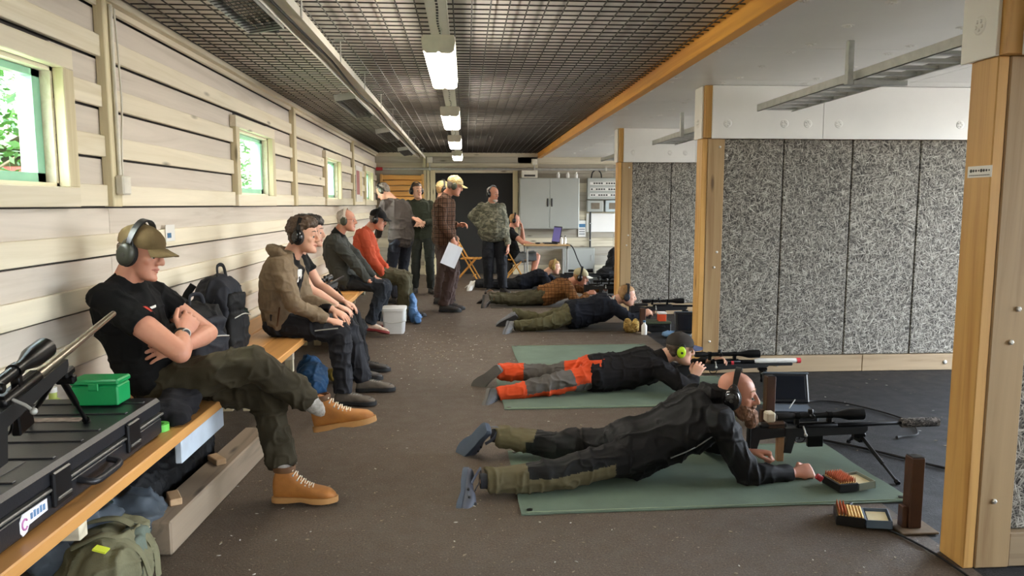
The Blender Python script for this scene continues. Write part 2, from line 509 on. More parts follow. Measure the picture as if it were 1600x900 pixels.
# ------------------------------------------------------------ back wall with its doorway, boards, pipes and switchgear
wb = struct('wall_back')
DX0, DX1, DZ = -.62, .98, 2.10
p = MB()
p.box(XL - .2, DX0 - .1, YB + .05, YB + .2, 0, 2.6); p.box(DX1 + .1, 6.2, YB + .05, YB + .2, 0, 2.6); p.box(DX0 - .1, DX1 + .1, YB + .05, YB + .2, DZ, 2.6)
p.build('sheathing', GREYX, wb)
z = 0.0; k = 0
while z < 2.5:
    z1 = min(z + .19, 2.52)
    for x0, x1 in ((XL - .04, DX0 - .1), (DX1 + .1, 3.1), (3.104, 6.1)):
        if z1 > DZ + .1 and x0 < 1: continue
        p = MB(); p.box(x0, x1, YB + (.01 if k % 2 else .02), YB + .05, z + .004, z1, .003); p.build('plank', GREYX if k % 3 else PALEX, wb)
    z = z1; k += 1
for x0, x1 in ((XL - .04, -.9), (-.897, 1.5)):
    for z0, z1, y0 in ((2.19, 2.30, .0), (2.305, 2.43, .02), (2.43, 2.54, -.05)):
        p = MB(); p.box(x0, x1, YB + y0, YB + .05, z0, z1, .003); p.build('plank', PALEX if y0 <= 0 else GREYX, wb)
dr = struct('door_1')
p = MB(); p.box(DX0 - .2, DX1 + .2, YB + .21, YB + .26, -.1, 2.6); p.build('light_leak_slab', BLACKP, dr)  # unseen slab added to stop daylight leaking round the door
p = MB(); p.box(DX0, DX1, YB + .04, YB + .09, .01, DZ - .01, .004); p.build('door_leaf', mat('black door paint', '#050505', .6, 0, .1), dr)
for x0, x1, z0, z1 in ((DX0 - .1, DX0, 0, DZ + .09), (DX1, DX1 + .1, 0, DZ + .09), (DX0, DX1, DZ, DZ + .09)):
    p = MB(); p.box(x0, x1, YB - .03, YB + .06, z0, z1, .004); p.build('door_frame', PALEZ if z0 == 0 else PALEX, dr)

def BK(px, py, y=YB):      # point on a plane near the back wall
    return W(px, py, y)
# orange shutter of broad boards hung on the back wall
sh = thing('board_shutter', 'orange-brown shutter of broad horizontal boards on the back wall', 'shutter', (-1.28, YB - .04, 1.3))
SHW = wood('orange shutter boards', '#d89e52', '#b4772f', 'X', .5, True, 12, .9, .08)
for k in range(7):
    z0 = 1.3 + k * .108
    p = MB(); p.rings([[V((x, YB - .03 + d, z0 + dz + .006*math.sin(x*3+k))) for d, dz in ((0, 0), (-.03, .012), (-.03, .095), (0, .104))] for x in (-1.72, -1.5, -1.28, -1.06, -.9)])
    p.build('shutter_board', SHW, sh)
for x in (-.9, -1.74):
    p = MB(); p.box(x, x + .05, YB - .07, YB - .02, 1.28, 2.07, .004); p.build('shutter_stile', POSTO, sh)

# upright boards beside the doorway
for i, x in enumerate((-.86, -.79)):
    t_ = MB(); t_.box(x, x + .055, YB - .03, YB + .04, 0, 2.45, .004); o = t_.build('trim_%d' % (6 + i), PALEZ); tag(o, 'upright pale board beside the dark doorway', kind='structure')

pipe = thing('conduit_pipe', 'long galvanised pipe running across the top of the back wall', 'pipe', (0, YB - .1, 2.18))
p = MB(); p.tube([(XL + .03, YB - .09, 2.175), (3.6, YB - .09, 2.175)], .025, 10); p.build('pipe', STEEL, pipe, 60)
p = MB(); p.lathe([(.034, 0), (.034, .12), (.03, .13)], (XL + .01, YB - .09, 2.175), (1, 0, 0), 12); p.build('red_end_cap', mat('red paint', '#b3262c', .4), pipe, 40)
for x in (-.73, 1.42, 2.9):
    p = MB(); p.box(x - .02, x + .02, YB - .125, YB - .001, 2.14, 2.21, .004); p.build('clamp', STEEL, pipe)
for i, (x, z, s) in enumerate(((-.73, 2.36, 'square pale junction box on the back wall under the heater track'), (1.42, 2.33, 'pale junction box on the back wall above the steel cabinet'))):
    jb = thing('junction_box', s, 'junction box', (x, YB - .02, z), group='junction boxes')
    p = MB(); p.box(x - .06, x + .06, YB - .08, YB + .0, z - .06, z + .06, .01); p.build('body', mat('pale grey plastic', '#d8d4c6', .5), jb)
    p = MB(); p.lathe([(.04, 0), (.04, .012), (.02, .015)], (x, YB - .08, z), (0, -1, 0), 14); p.build('lid', mat('pale grey plastic', '#d8d4c6', .5), jb, 40)
    p = MB(); p.tube([(x, YB - .04, z - .06), (x, YB - .05, z - .16)], .01, 6); p.build('cable_gland', STEEL, jb)

GREYSTEEL = mat('light grey enamelled steel', '#a7aaa4', .45, .2, .04, 2)
# two-door wall cabinet
def XB_(px): return (px - 727.6) / 1160 * (YB - .3)
a = W(812, 278, YB - .28); b_ = W(905, 358, YB - .28)
cb_ = thing('steel_cabinet', 'grey steel wall cabinet with two doors and black handles', 'cabinet', (a.x, YB, b_.z))
p = MB(); p.box(a.x, b_.x, YB - .26, YB + .005, b_.z, a.z, .006); p.build('body', GREYSTEEL, cb_)
xm = (a.x + b_.x) / 2
for s, (x0, x1) in enumerate(((a.x + .012, xm - .004), (xm + .004, b_.x - .012))):
    p = MB(); p.box(x0, x1, YB - .282, YB - .262, b_.z + .012, a.z - .012, .005); d = p.build('door', GREYSTEEL, cb_)
    hx = xm + (-.055 if s == 0 else .03)
    p = MB(); p.box(hx, hx + .03, YB - .30, YB - .281, 1.41, 1.58, .008); p.build('handle', BLACKP, d)
a2 = W(815, 264, YB - .2); b2 = W(840, 277, YB - .2)
o = MB(); o.box(a2.x, b2.x, YB - .22, YB, a.z + .002, a.z + .16, .008); bx_ = thing('control_box', 'small pale control box standing on top of the steel cabinet', 'control box', (a2.x, YB, a.z)); o.build('case', mat('pale grey plastic', '#d8d4c6', .5), bx_)
o = MB(); o.box(a2.x + .05, b2.x - .05, YB - .226, YB - .222, a.z + .03, a.z + .07); o.build('vent', DARKSTEEL, bx_)
def glassjar(px, label, h=.12, r=.035):
    q = W(px, 300, YB - .14)
    t0 = thing('fuse_holder', label, 'fitting', (q.x, YB - .14, a.z), group='fittings on the steel cabinet')
    m = MB(); m.lathe([(r, 0), (r, h*.7), (r*.6, h*.75), (r*.6, h)], (q.x, YB - .14, a.z + .001), (0, 0, 1), 12); m.build('body', WHITEP, t0, 40)
for q, lb in ((872, 'small white fitting on the steel cabinet, first from the control box'), (887, 'small white fitting on the steel cabinet, second from the control box'), (900, 'small white fitting at the end of the steel cabinet top')): glassjar(q, lb)

# switchgear panel
sp = thing('switchgear_cabinet', 'grey fuse panel with rows of breakers beside the third post', 'switchgear', (2.9, YB, 1.57))
x0 = W(918, 300, YB - .12).x; x1 = x0 + .75
p = MB(); p.box(x0, x1, YB - .12, YB + .005, 1.56, 2.0, .01); p.build('case', GREYSTEEL, sp)
for r_ in range(3):
    z = 1.89 - r_ * .12
    q = MB(); q.box(x0 + .05, x1 - .05, YB - .128, YB - .121, z - .03, z + .03, .002); rw = q.build('breaker_row', WHITEP, sp)
    for c_ in range(12):
        if (c_ * 7 + r_ * 3) % 5 == 0: continue
        q = MB(); q.box(x0 + .07 + c_*.052, x0 + .105 + c_*.052, YB - .138, YB - .128, z - .015, z + .015, .002); q.build('breaker', DARKSTEEL if (c_ + r_) % 4 else BLACKP, rw)
for j, (u0, u1, z0, z1, mm, nm, lb) in enumerate(((.0, .34, 1.30, 1.54, GREYSTEEL, 'meter_box', 'grey meter box hanging below the fuse panel'),
        (.38, .75, 1.30, 1.54, mat('pale blue-grey plastic', '#b4c0c2', .4), 'socket_box', 'pale blue-grey socket box below the fuse panel'))):
    t0 = thing(nm, lb, 'electrical box', (x0 + u0, YB, z0))
    p = MB(); p.box(x0 + u0, x0 + u1, YB - .11, YB + .005, z0, z1, .012); p.build('case', mm, t0)
    p = MB(); p.box(x0 + u0 + .08, x0 + u1 - .08, YB - .118, YB - .111, z0 + .06, z1 - .05, .004); p.build('window', mat('brown tinted plastic', '#74695a', .3), t0)
wbx = thing('white_board', 'blank white board on the back wall beside the third post', 'board', (2.6, YB, .9))
p = MB(); p.box(x0 + .0, x0 + .95, YB - .02, YB + .005, .88, 1.27, .004); p.build('board', WHITEP, wbx)
pp = thing('notice_sheets', 'small blue and white notice beside the steel cabinet', 'notice', (2.3, YB, 1.0))
q = W(908, 360, YB - .02); p = MB(); p.box(q.x - .06, q.x + .1, YB - .006, YB + .011, .78, 1.12, .002); p.build('sheet', WHITEP, pp)
p = MB(); p.box(q.x - .05, q.x + .09, YB - .010, YB - .006, .98, 1.05, .001); p.build('blue_print', mat('blue print', '#3d6d92', .5), pp)
for zz in (.83, .88, .93):
    p = MB(); p.box(q.x - .04, q.x + .08, YB - .009, YB - .006, zz, zz + .02, .001); p.build('printed_line', mat('grey print', '#77787a', .6), pp)
q = W(923, 330, YB - .06)
vp = thing('vertical_conduit', 'thin black vertical conduit below the fuse panel', 'conduit', (q.x, YB, .5))
p = MB(); p.tube([(q.x, YB - .03, .5), (q.x, YB - .03, 1.3)], .018, 8); p.build('pipe', BLACKP, vp, 60)
for zz in (.7, 1.05):
    p = MB(); p.box(q.x - .03, q.x + .03, YB - .055, YB + .015, zz, zz + .02, .003); p.build('clip', STEEL, vp)
cbl = thing('cable_loop', 'black cable loop above the fuse panel', 'cable', (q.x + .15, YB, 2.0))
p = MB(); p.tube(curve_pts([(q.x + .0, YB - .06, 1.99), (q.x + .03, YB - .07, 2.12), (q.x + .12, YB - .08, 2.17), (q.x + .2, YB - .07, 2.1), (q.x + .22, YB - .06, 1.99)], 5), .014, 6); p.build('cable', RUBBER, cbl, 60)
# low steel cabinet on the floor
a = W(881, 390, YB - .36); b_ = W(929, 429, YB - .36)
lc = thing('floor_cabinet', 'low grey steel cabinet on the floor behind the table', 'cabinet', (a.x, YB, 0))
p = MB(); p.box(a.x, b_.x, YB - .34, YB - .005, .03, .56, .006); p.build('body', GREYSTEEL, lc)
p = MB(); p.box(a.x + .015, b_.x - .015, YB - .358, YB - .341, .045, .545, .004); d = p.build('door', GREYSTEEL, lc)
p = MB(); p.box(b_.x - .08, b_.x - .05, YB - .37, YB - .358, .3, .42, .004); p.build('handle', STEEL, d)
for x in (a.x + .03, b_.x - .06):
    p = MB(); p.box(x, x + .03, YB - .3, YB - .05, 0, .03); p.build('foot', DARKSTEEL, lc)

# ------------------------------------------------------------ rear end of the hall, behind the camera
p = MB(); p.box(XL - .3, 2.2, Y0 - .1, Y0, 0, 2.7); o = p.build('wall_rear', GREYX); tag(o, kind='structure')

# ------------------------------------------------------------ lamps on a perforated tray
LX = -.135
tray = thing('lamp_tray', 'white perforated metal tray carrying the ceiling lamps', 'cable tray', (LX, 0, 2.4))
TR = mat('white tray enamel', '#ece9df', .4, 0, .03)
p = MB(); p.box(LX - .05, LX + .05, Y0 + .2, YB - .3, 2.392, 2.396)
p.box(LX - .052, LX - .048, Y0 + .2, YB - .3, 2.392, 2.42); p.box(LX + .048, LX + .052, Y0 + .2, YB - .3, 2.392, 2.42)
p.build('channel', TR, tray)
slot = MB(); slot.box(-.006, .006, -.016, .016, -.0012, 0); ms = slot.mesh('slot'); ms.materials.append(BLACKP)
y = 2.6
while y < 9:
    o = link('slot', ms, tray); o.location = (LX - tray.location.x + .004*math.sin(y*9), y, 2.3915 - tray.location.z); y += .055 if y < 6 else .11
for y in np.arange(-3, YB - .4, 1.1):
    p = MB(); p.tube([(LX, y, 2.396), (LX, y, ZM - .006)], .004, 6); p.build('drop_rod', STEEL, tray)
LAMP = mat('lit lamp diffuser', '#fff6e6', .4, 0, 0, emit=LAMP_POWER)
LENDS = mat('lamp end cap', '#cfc9b8', .5)
GL = 'ceiling lamps in a row'
for i, (yl, lb) in enumerate(((-1.55, 'twin-tube lamp added out of sight behind the camera to light the foreground'), (3.95, 'nearest and largest lit ceiling lamp, hung from the tray'), (6.75, 'second lit ceiling lamp in the row from the near end'),  # first lamp is an unseen addition that lights the foreground
        (9.5, 'third lit ceiling lamp in the row from the near end'), (12.25, 'smallest lit ceiling lamp, nearest the back wall'))):
    lm = thing('ceiling_lamp', lb, 'lamp', (LX, yl, 2.24), 0, GL)
    p = MB(); L = 1.27
    prof = [(-.085, .05), (-.08, .012), (-.062, 0), (-.012, 0), (0, .008), (.012, 0), (.062, 0), (.08, .012), (.085, .05)]
    p.rings([[V((LX + x, y, 2.235 + z)) for x, z in prof] for y in (yl + .035, yl + L - .035)], True); p.build('diffuser', LAMP, lm)
    p = MB(); p.box(LX - .088, LX + .088, yl + .01, yl + L - .01, 2.286, 2.318, .008); p.build('housing', LENDS, lm)
    for y in (yl, yl + L - .036):
        p = MB(); p.prism([(LX + x*1.02, 2.232 + z*1.08) for x, z in prof] + [(LX + .08, 2.318), (LX - .08, 2.318)], y, y + .036); p.build('end_cap', LENDS, lm)
    for y in (yl + .12, yl + L - .12):
        p = MB(); p.tube([(LX, y, 2.318), (LX, y, 2.33), (LX + .012, y, 2.345), (LX + .012, y, 2.37), (LX, y, 2.385)], .004, 6); p.build('hook', STEEL, lm)

# ------------------------------------------------------------ heater track along the ceiling
HX = -.86
tr = thing('heater_track', 'long galvanised channel carrying the radiant heaters under the ceiling', 'cable channel', (HX, 0, 2.4))
p = MB()
p.box(HX - .06, HX + .06, 1.0, YB - .4, 2.40, 2.404); p.box(HX - .062, HX - .058, 1.0, YB - .4, 2.36, 2.404); p.box(HX + .058, HX + .062, 1.0, YB - .4, 2.36, 2.404)
p.build('channel', mat('pale channel', '#dcd8cc', .45, .15, .05), tr)
p = MB(); p.tube(curve_pts([(HX - .01 + .012*math.sin(k*1.7), 1.0 + k*.8, 2.372 + .006*math.cos(k*2.3)) for k in range(18)], 3), .008, 6); p.build('cable', RUBBER, tr, 60)
for y in np.arange(1.5, YB - .4, 1.15):
    p = MB(); p.box(HX + .063, HX + .067, y, y + .03, 2.36, ZM - .006); p.box(HX + .03, HX + .09, y - .02, y + .05, ZM - .008, ZM - .004); p.build('hanger', STEEL, tr)
GLOW = mat('heater tube glass', '#8a7f74', .15, .4)
for i, (yh, lb) in enumerate(((2.75, 'long grey radiant heater nearest the camera, at the top of the picture'), (6.5, 'second radiant heater under the ceiling track'), (9.4, 'third radiant heater under the ceiling track'), (12.4, 'small far radiant heater close to the back wall'))):
    h = thing('radiant_heater', lb, 'heater', (HX, yh, 2.3), 0, 'radiant heaters under the track')
    M = Matrix.Translation((HX - .155, yh, 2.352)) @ Matrix.Rotation(math.radians(-9), 4, 'Y')
    L = 1.25
    p = MB(); p.box(-.085, .085, 0, L, .03, .036, 0, M); p.box(-.089, -.085, 0, L, -.02, .036, 0, M); p.box(.085, .089, 0, L, -.02, .036, 0, M)
    p.box(-.089, .089, -.004, 0, -.02, .036, 0, M); p.box(-.089, .089, L, L + .004, -.02, .036, 0, M); p.build('reflector_housing', STEEL, h)
    p = MB(); p.box(-.08, .08, .01, L - .01, .022, .029, 0, M); p.build('reflector', mat('dull reflector', '#6b635b', .25, .9, .2, 30), h)
    p = MB()
    for dx in (-.04, .0, .04): p.tube([M @ V((dx, .03, 0)), M @ V((dx, L - .03, 0))], .007, 8)
    p.build('heating_tube', GLOW, h, 60)
    for k in range(26):
        p = MB(); y = .02 + k * (L - .04) / 25; p.box(-.086, .086, y, y + .003, -.02, -.016, 0, M); p.build('guard_wire', DARKSTEEL, h)
    p = MB(); p.tube(curve_pts([(HX - .1, yh + L + .02, 2.34), (HX - .2, yh + L + .1, 2.36), (HX - .28, yh + L + .22, 2.38), (HX - .24, yh + L + .42, 2.44)], 5), .010, 7); p.build('supply_cable', RUBBER, h, 60)
    for y in (yh + .15, yh + L - .15):
        p = MB(); p.bar((HX - .058, y, 2.372), (HX - .09, y, 2.372), .03, .004); p.build('bracket', STEEL, h)

# ------------------------------------------------------------ cable ladders in the bays
LADM = STEEL
for i, (y0, y1, lb) in enumerate(((.2, 6.0, 'galvanised cable ladder under the white ceiling of the nearest bay'), (6.75, 9.4, 'galvanised cable ladder under the ceiling of the second bay'), (10.1, 13.0, 'galvanised cable ladder in the far bay by the back wall'))):
    ld = thing('cable_ladder', lb, 'cable ladder', (2.5, y0, 2.2), 0, 'cable ladders')
    for x in (2.36, 2.655):
        p = MB(); p.box(x, x + .004, y0, y1, 2.2, 2.255); p.box(x - (.012 if x > 2.5 else 0), x + (.004 if x > 2.5 else .016), y0, y1, 2.2, 2.204); p.build('side_rail', LADM, ld)
    for y in np.arange(y0 + .12, y1, .2):
        p = MB(); p.box(2.364, 2.655, y, y + .045, 2.206, 2.226, .003); p.build('rung', LADM, ld)
    for y in ((1.4, 4.45) if i == 0 else (y0 + 1.2,)):
        p = MB(); p.box(2.34, 2.68, y, y + .04, 2.17, 2.199, .003); p.build('support_arm', LADM, ld)
        p = MB(); p.box(2.30, 2.338, y, y + .04, 2.17, ZC - .001, .003); p.build('hanger', LADM, ld)

# ------------------------------------------------------------ conduit and junction box on the left wall, notices
q = thing('wall_conduit', 'grey plastic conduit down the pale batten to a junction box', 'conduit', (XL + .04, 3.98, 1.5))
p = MB(); p.tube([(XL + .042, 3.985, 2.45), (XL + .042, 3.985, 1.60)], .010, 8); p.build('pipe', mat('pale grey plastic', '#d8d4c6', .5), q, 60)
p = MB(); p.box(XL + .03, XL + .075, 3.95, 4.04, 1.50, 1.60, .008); p.build('junction_box', mat('pale grey plastic', '#d8d4c6', .5), q)
p = MB(); p.tube(curve_pts([(XL + .045, 4.02, 2.44), (XL + .05, 4.035, 2.0), (XL + .04, 4.03, 1.75), (XL + .05, 4.0, 1.6)], 5), .005, 6); p.build('cable', mat('pale grey plastic', '#d8d4c6', .5), q, 60)
po = thing('wall_poster', 'pink and white poster on the left wall near the corner', 'poster', (XL, 12.9, 1.5))
p = MB(); p.box(XL + .006, XL + .012, 12.55, 13.3, 1.50, 2.1); p.build('sheet', WHITEP, po)
p = MB(); p.box(XL + .012, XL + .014, 12.62, 12.95, 1.62, 2.02); p.build('pink_print', mat('pink print', '#a06a68', .6), po)
p = MB(); p.box(XL + .012, XL + .014, 13.02, 13.25, 1.6, 2.02); p.build('cream_print', mat('cream print', '#d9cba0', .6), po)
po = thing('wall_note', 'tiny white note on the left wall behind the man in the cap', 'note', (XL, 4.5, 1.3))
a = WX(266, 364, XL + .01)
p = MB(); p.box(XL + .005, XL + .0075, a.y - .06, a.y + .08, a.z - .05, a.z + .05); p.build('sheet', WHITEP, po)
p = MB(); p.box(XL + .0075, XL + .0085, a.y - .04, a.y + .02, a.z - .03, a.z + .0); p.build('printed_line', mat('blue print', '#3d6d92', .5), po)

# sticker with target dots on the near post
st = thing('target_sticker', 'white sticker with a row of black ovals on the near post', 'sticker', (1.98, 2.7, 1.55))
a = WX(1491, 268, 1.978)
SX, SY = 1.9775, 2.71
zc = W(1516, 267, 2.71).z
p = MB(); p.box(SX - .003, SX - .0005, SY - .004, SY + .13, zc - .022, zc + .022); p.build('sheet', WHITEP, st)
yk = SY + .125
for k, r in enumerate((.0085, .007, .006, .0045, .0085, .007, .006, .0045)):
    yk -= .0145
    p = MB(); p.lathe([(0.0005, .0), (r*.78, .0001), (r*.78, .001), (.0005, .001)], (SX - .003, yk, zc + .004), (-1, 0, 0), 12); p.build('dot', BLACKP, st)
for k in range(22):
    p = MB(); p.box(SX - .0036, SX - .003, SY + .006 + k*.0053, SY + .009 + k*.0053, zc - .0155, zc - .0115); p.build('small_print', DARKSTEEL, st)

# ------------------------------------------------------------ outside: ground, shrubs and a red shed beyond the windows
GRASS = mat('outside grass', '#5d7a3a', .9, 0, .3, 3)
p = MB(); p.box(-30, XL - .3, -15, 40, -.4, -.2); o = p.build('ground', GRASS); tag(o, 'grass outside the hall', kind='structure')
p = MB(); p.box(6.2, 60, -25, 45, -.4, -.2); o = p.build('ground_range', mat('pale gravel', '#8f8b84', .9, 0, .2, 3)); tag(o, 'gravel of the range outside the bays', kind='structure')
LEAF = mat('bright green leaves', '#3a6325', .6, 0, .5, 4)
BARK = mat('tree bark', '#6a5a45', .85, 0, .3, 12)
def tree(x, y, h, r, label, seed, n=2600):
    rn = random.Random(seed)
    t0 = thing('leafy_tree', label, 'tree', (x, y, -.2), 0, 'trees beyond the windows')
    p = MB(); p.tube([(x, y, -.2), (x + .05, y, h*.35), (x - .03, y + .05, h*.8)], [.09, .07, .02], 8)
    for k in range(6):
        a = k * 1.05; p.tube([(x, y, h*(.3 + .08*k)), (x + r*.6*math.cos(a), y + r*.6*math.sin(a), h*(.42 + .09*k))], [.03, .01], 5)
    p.build('trunk', BARK, t0, 60)
    m = MB()
    for k in range(n):
        while True:
            q = V((rn.uniform(-1, 1), rn.uniform(-1, 1), rn.uniform(-1, 1)))
            if q.length < 1 and q.length > .35: break
        c_ = V((x + q.x*r, y + q.y*r, h*.55 + q.z*h*.5))
        if c_.z < .1: c_.z = .1 + rn.random()*.3
        d = V((rn.gauss(0, 1), rn.gauss(0, 1), rn.gauss(0, .6))).normalized(); e = d.cross(V((rn.gauss(0, 1), rn.gauss(0, 1), rn.gauss(0, 1)))).normalized()
        s = rn.uniform(.04, .075)
        m.add([c_, c_ + d*s + e*s*.45, c_ + d*s*2, c_ + d*s - e*s*.45], [(0, 1, 2, 3)])
    o = m.build('foliage', LEAF, t0, fix=False); o['kind'] = 'stuff'
tree(-4.3, 4.2, 4.2, 1.5, 'leafy green tree outside the nearest window', 1, 7000)
tree(-7.4, 9.4, 4.6, 1.7, 'tall leafy tree outside behind the nearest trees', 5, 5000)
tree(-4.7, 7.0, 3.8, 1.2, 'leafy tree outside, near edge of the nearest window', 2)
tree(-4.6, 10.9, 3.6, 1.1, 'leafy green tree beside the red shed outside', 3, 3500)
tree(-5.6, 17.2, 4.2, 1.9, 'leafy tree outside beyond the far windows', 4, 6000)
tree(-8.3, 22.0, 5.0, 2.0, 'broad leafy tree far outside the windows', 6, 6000)
hg = thing('tall_hedge', 'tall dense green hedge standing behind the trees outside', 'hedge', (-11.6, 16, -.2))
rn = random.Random(12); m = MB()
for k in range(15000):
    c_ = V((-11.6 + rn.gauss(0, .45), rn.uniform(5, 34), rn.uniform(-.2, 4.6)))
    d = V((rn.gauss(0, 1), rn.gauss(0, 1), rn.gauss(0, .6))).normalized(); e = d.cross(V((rn.gauss(0, 1), rn.gauss(0, 1), rn.gauss(0, 1)))).normalized(); s = rn.uniform(.07, .14)
    m.add([c_, c_ + d*s + e*s*.5, c_ + d*s*2, c_ + d*s - e*s*.5], [(0, 1, 2, 3)])
o = m.build('foliage', LEAF, hg, fix=False); o['kind'] = 'stuff'
for k in range(12):
    p = MB(); p.tube([(-11.6, 6 + k*2.3, -.2), (-11.55, 6.1 + k*2.3, 3.8)], [.07, .02], 6); p.build('trunk', BARK, hg)
sd = thing('red_shed', 'red wooden shed seen through the second window', 'shed', (-5.5, 13.6, -.2))
REDW = wood('falu red boards', '#9a3b34', '#7c2a26', 'Z', .8, False, 14, .6, .1)
for k in range(20):
    y = 12.4 + k * .12
    p = MB(); p.box(-5.6, -5.56, y + .004, y + .116, -.2, 2.05); p.build('wall_board', REDW, sd)
p = MB(); p.box(-7.6, -5.6, 12.4, 14.8, -.2, 2.05); p.build('body', REDW, sd)
p = MB(); p.rings([[V((x, y, z)) for x, z in ((-5.3, 2.0), (-6.6, 2.7), (-7.9, 2.0), (-7.9, 2.08), (-6.6, 2.8), (-5.3, 2.08))] for y in (12.2, 15.0)]); p.build('roof', mat('dark roof felt', '#4b4846', .8), sd)
# ------------------------------------------------------------ people
from mathutils.bvhtree import BVHTree
def decal(obj, ctr, u, v, polys, m_, name, parent, off=.0025, n=3):
    """flat print laid on a garment: 2-d polygons in metres (u, v) dropped on to the surface of obj"""
    o = org(parent); me = obj.data
    bv = BVHTree.FromPolygons([vt.co + o for vt in me.vertices], [tuple(p.vertices) for p in me.polygons])
    u, v = V(u).normalized(), V(v).normalized(); nrm = u.cross(v).normalized(); ctr = V(ctr)
    m = MB()
    for poly in polys:
        pts = []
        k = len(poly)
        for i in range(k):
            a, b = poly[i], poly[(i+1) % k]
            for q in range(n): pts.append((a[0] + (b[0]-a[0])*q/n, a[1] + (b[1]-a[1])*q/n))
        cx = sum(p[0] for p in pts)/len(pts); cy = sum(p[1] for p in pts)/len(pts)
        top, low = [], []
        for (x, y) in pts + [(cx, cy)]:
            s0 = ctr + u*x + v*y + nrm*.25
            h = bv.ray_cast(s0, -nrm, .6)
            q = h[0] if h[0] is not None else ctr + u*x + v*y
            top.append(q + nrm*off); low.append(q - nrm*.004)
        N = len(pts)
        m.add(top + low, [(i, (i+1) % N, N) for i in range(N)] + [(i, N + 1 + i, N + 1 + (i+1) % N, (i+1) % N) for i in range(N)])
    return m.build(name, m_, parent)
TMP = bpy.data.scenes.new('remesh_work')
def remesh(mb, vox, it=6, fac=.5):
    me = mb.mesh('tmp')
    bm = bmesh.new(); bm.from_mesh(me); bmesh.ops.recalc_face_normals(bm, faces=bm.faces); bm.to_mesh(me); bm.free()
    ob = bpy.data.objects.new('tmp', me); TMP.collection.objects.link(ob)
    r = ob.modifiers.new('r', 'REMESH'); r.mode = 'VOXEL'; r.voxel_size = vox; r.adaptivity = 0
    if it:
        s = ob.modifiers.new('s', 'SMOOTH'); s.factor = fac; s.iterations = it
    vl = TMP.view_layers[0]; vl.update(); dg = vl.depsgraph
    m2 = bpy.data.meshes.new_from_object(ob.evaluated_get(dg))
    bpy.data.objects.remove(ob); bpy.data.meshes.remove(me)
    n = len(m2.vertices); co = np.empty(n*3); m2.vertices.foreach_get('co', co)
    nf = len(m2.polygons); lv = np.empty(len(m2.loops), int); m2.loops.foreach_get('vertex_index', lv)
    ls = np.empty(nf, int); m2.polygons.foreach_get('loop_start', ls); lt = np.empty(nf, int); m2.polygons.foreach_get('loop_total', lt)
    nr = np.empty(n*3); m2.vertices.foreach_get('normal', nr)
    faces = [tuple(lv[a:a+b]) for a, b in zip(ls, lt)]
    bpy.data.meshes.remove(m2)
    return co.reshape(-1, 3), nr.reshape(-1, 3), faces

_LAT = np.random.RandomState(5).uniform(-1, 1, (64, 64, 64))
def vnoise(p):
    """smooth lattice noise for an array of points, about -1..1"""
    i = np.floor(p).astype(int); f = p - i; f = f*f*f*(f*(f*6 - 15) + 10)
    i0 = i & 63; i1 = (i + 1) & 63
    x0, y0, z0 = i0.T; x1, y1, z1 = i1.T; u, v, w = f.T
    L = _LAT
    c00 = L[x0, y0, z0]*(1-u) + L[x1, y0, z0]*u; c10 = L[x0, y1, z0]*(1-u) + L[x1, y1, z0]*u
    c01 = L[x0, y0, z1]*(1-u) + L[x1, y0, z1]*u; c11 = L[x0, y1, z1]*(1-u) + L[x1, y1, z1]*u
    return (c00*(1-v) + c10*v)*(1-w) + (c01*(1-v) + c11*v)*w

def folds(co, nr, amp=.007, f1=7.0, f2=16.0, seed=0.0, sc=(1, 1, 1)):
    """creases: ridged noise pushed along the normals"""
    o = np.array((seed*3.1, seed*1.7, seed*2.3)) + 40; p = co * np.array(sc)
    a = vnoise(p*f1 + o); c = vnoise(p*f1*1.9 + o*2); b = vnoise(p*f2 + 70 - o)
    r = np.maximum(0, 1 - np.abs(a)*2.6); c = np.maximum(0, 1 - np.abs(c)*2.4)
    h = r*r*1.2 + c*c*.7 + b*.4 - .6
    return co + nr * (amp * h)[:, None]

def put(name, co, faces, mats, parent, smooth=180, midx=None):
    me = bpy.data.meshes.new(name)
    o = np.array(org(parent))
    me.from_pydata((co - o).tolist(), [], faces); me.update()
    if not isinstance(mats, (list, tuple)): mats = [mats]
    for m in mats: me.materials.append(m)
    if midx is not None: me.polygons.foreach_set('material_index', midx)
    me.polygons.foreach_set('use_smooth', [True] * len(me.polygons))
    return link(name, me, parent)

def ik(a, c, l1, l2, pole):
    d = c - a; L = d.length
    if L >= (l1 + l2) * .999:
        return a + d * (l1 / (l1 + l2))
    x = (l1*l1 - l2*l2 + L*L) / (2*L); h = math.sqrt(max(0, l1*l1 - x*x))
    dn = d.normalized(); p = V(pole); p = p - dn * p.dot(dn)
    if p.length < 1e-4: p = V((0, 0, 1))
    return a + dn * x + p.normalized() * h

def capsule(mb, pts, rad, n=12):
    mb.tube(pts, rad, n)
    for p, r in ((pts[0], rad[0]), (pts[-1], rad[-1])): mb.ell(p, r, None, n, 8)

def limb(mb, a, b, c, rads, n=14):
    """upper, joint, lower with five radii: start, mid upper, joint, upper third of lower, end"""
    r0, r1, r2, r3, r4 = rads
    mb.tube([a, a.lerp(b, .5), b], [r0, r1, r2], n); mb.ell(b, r2, None, n, 8)
    mb.tube([b, b.lerp(c, .3), c], [r2, r3, r4], n)
    mb.ell(a, r0, None, n, 8)

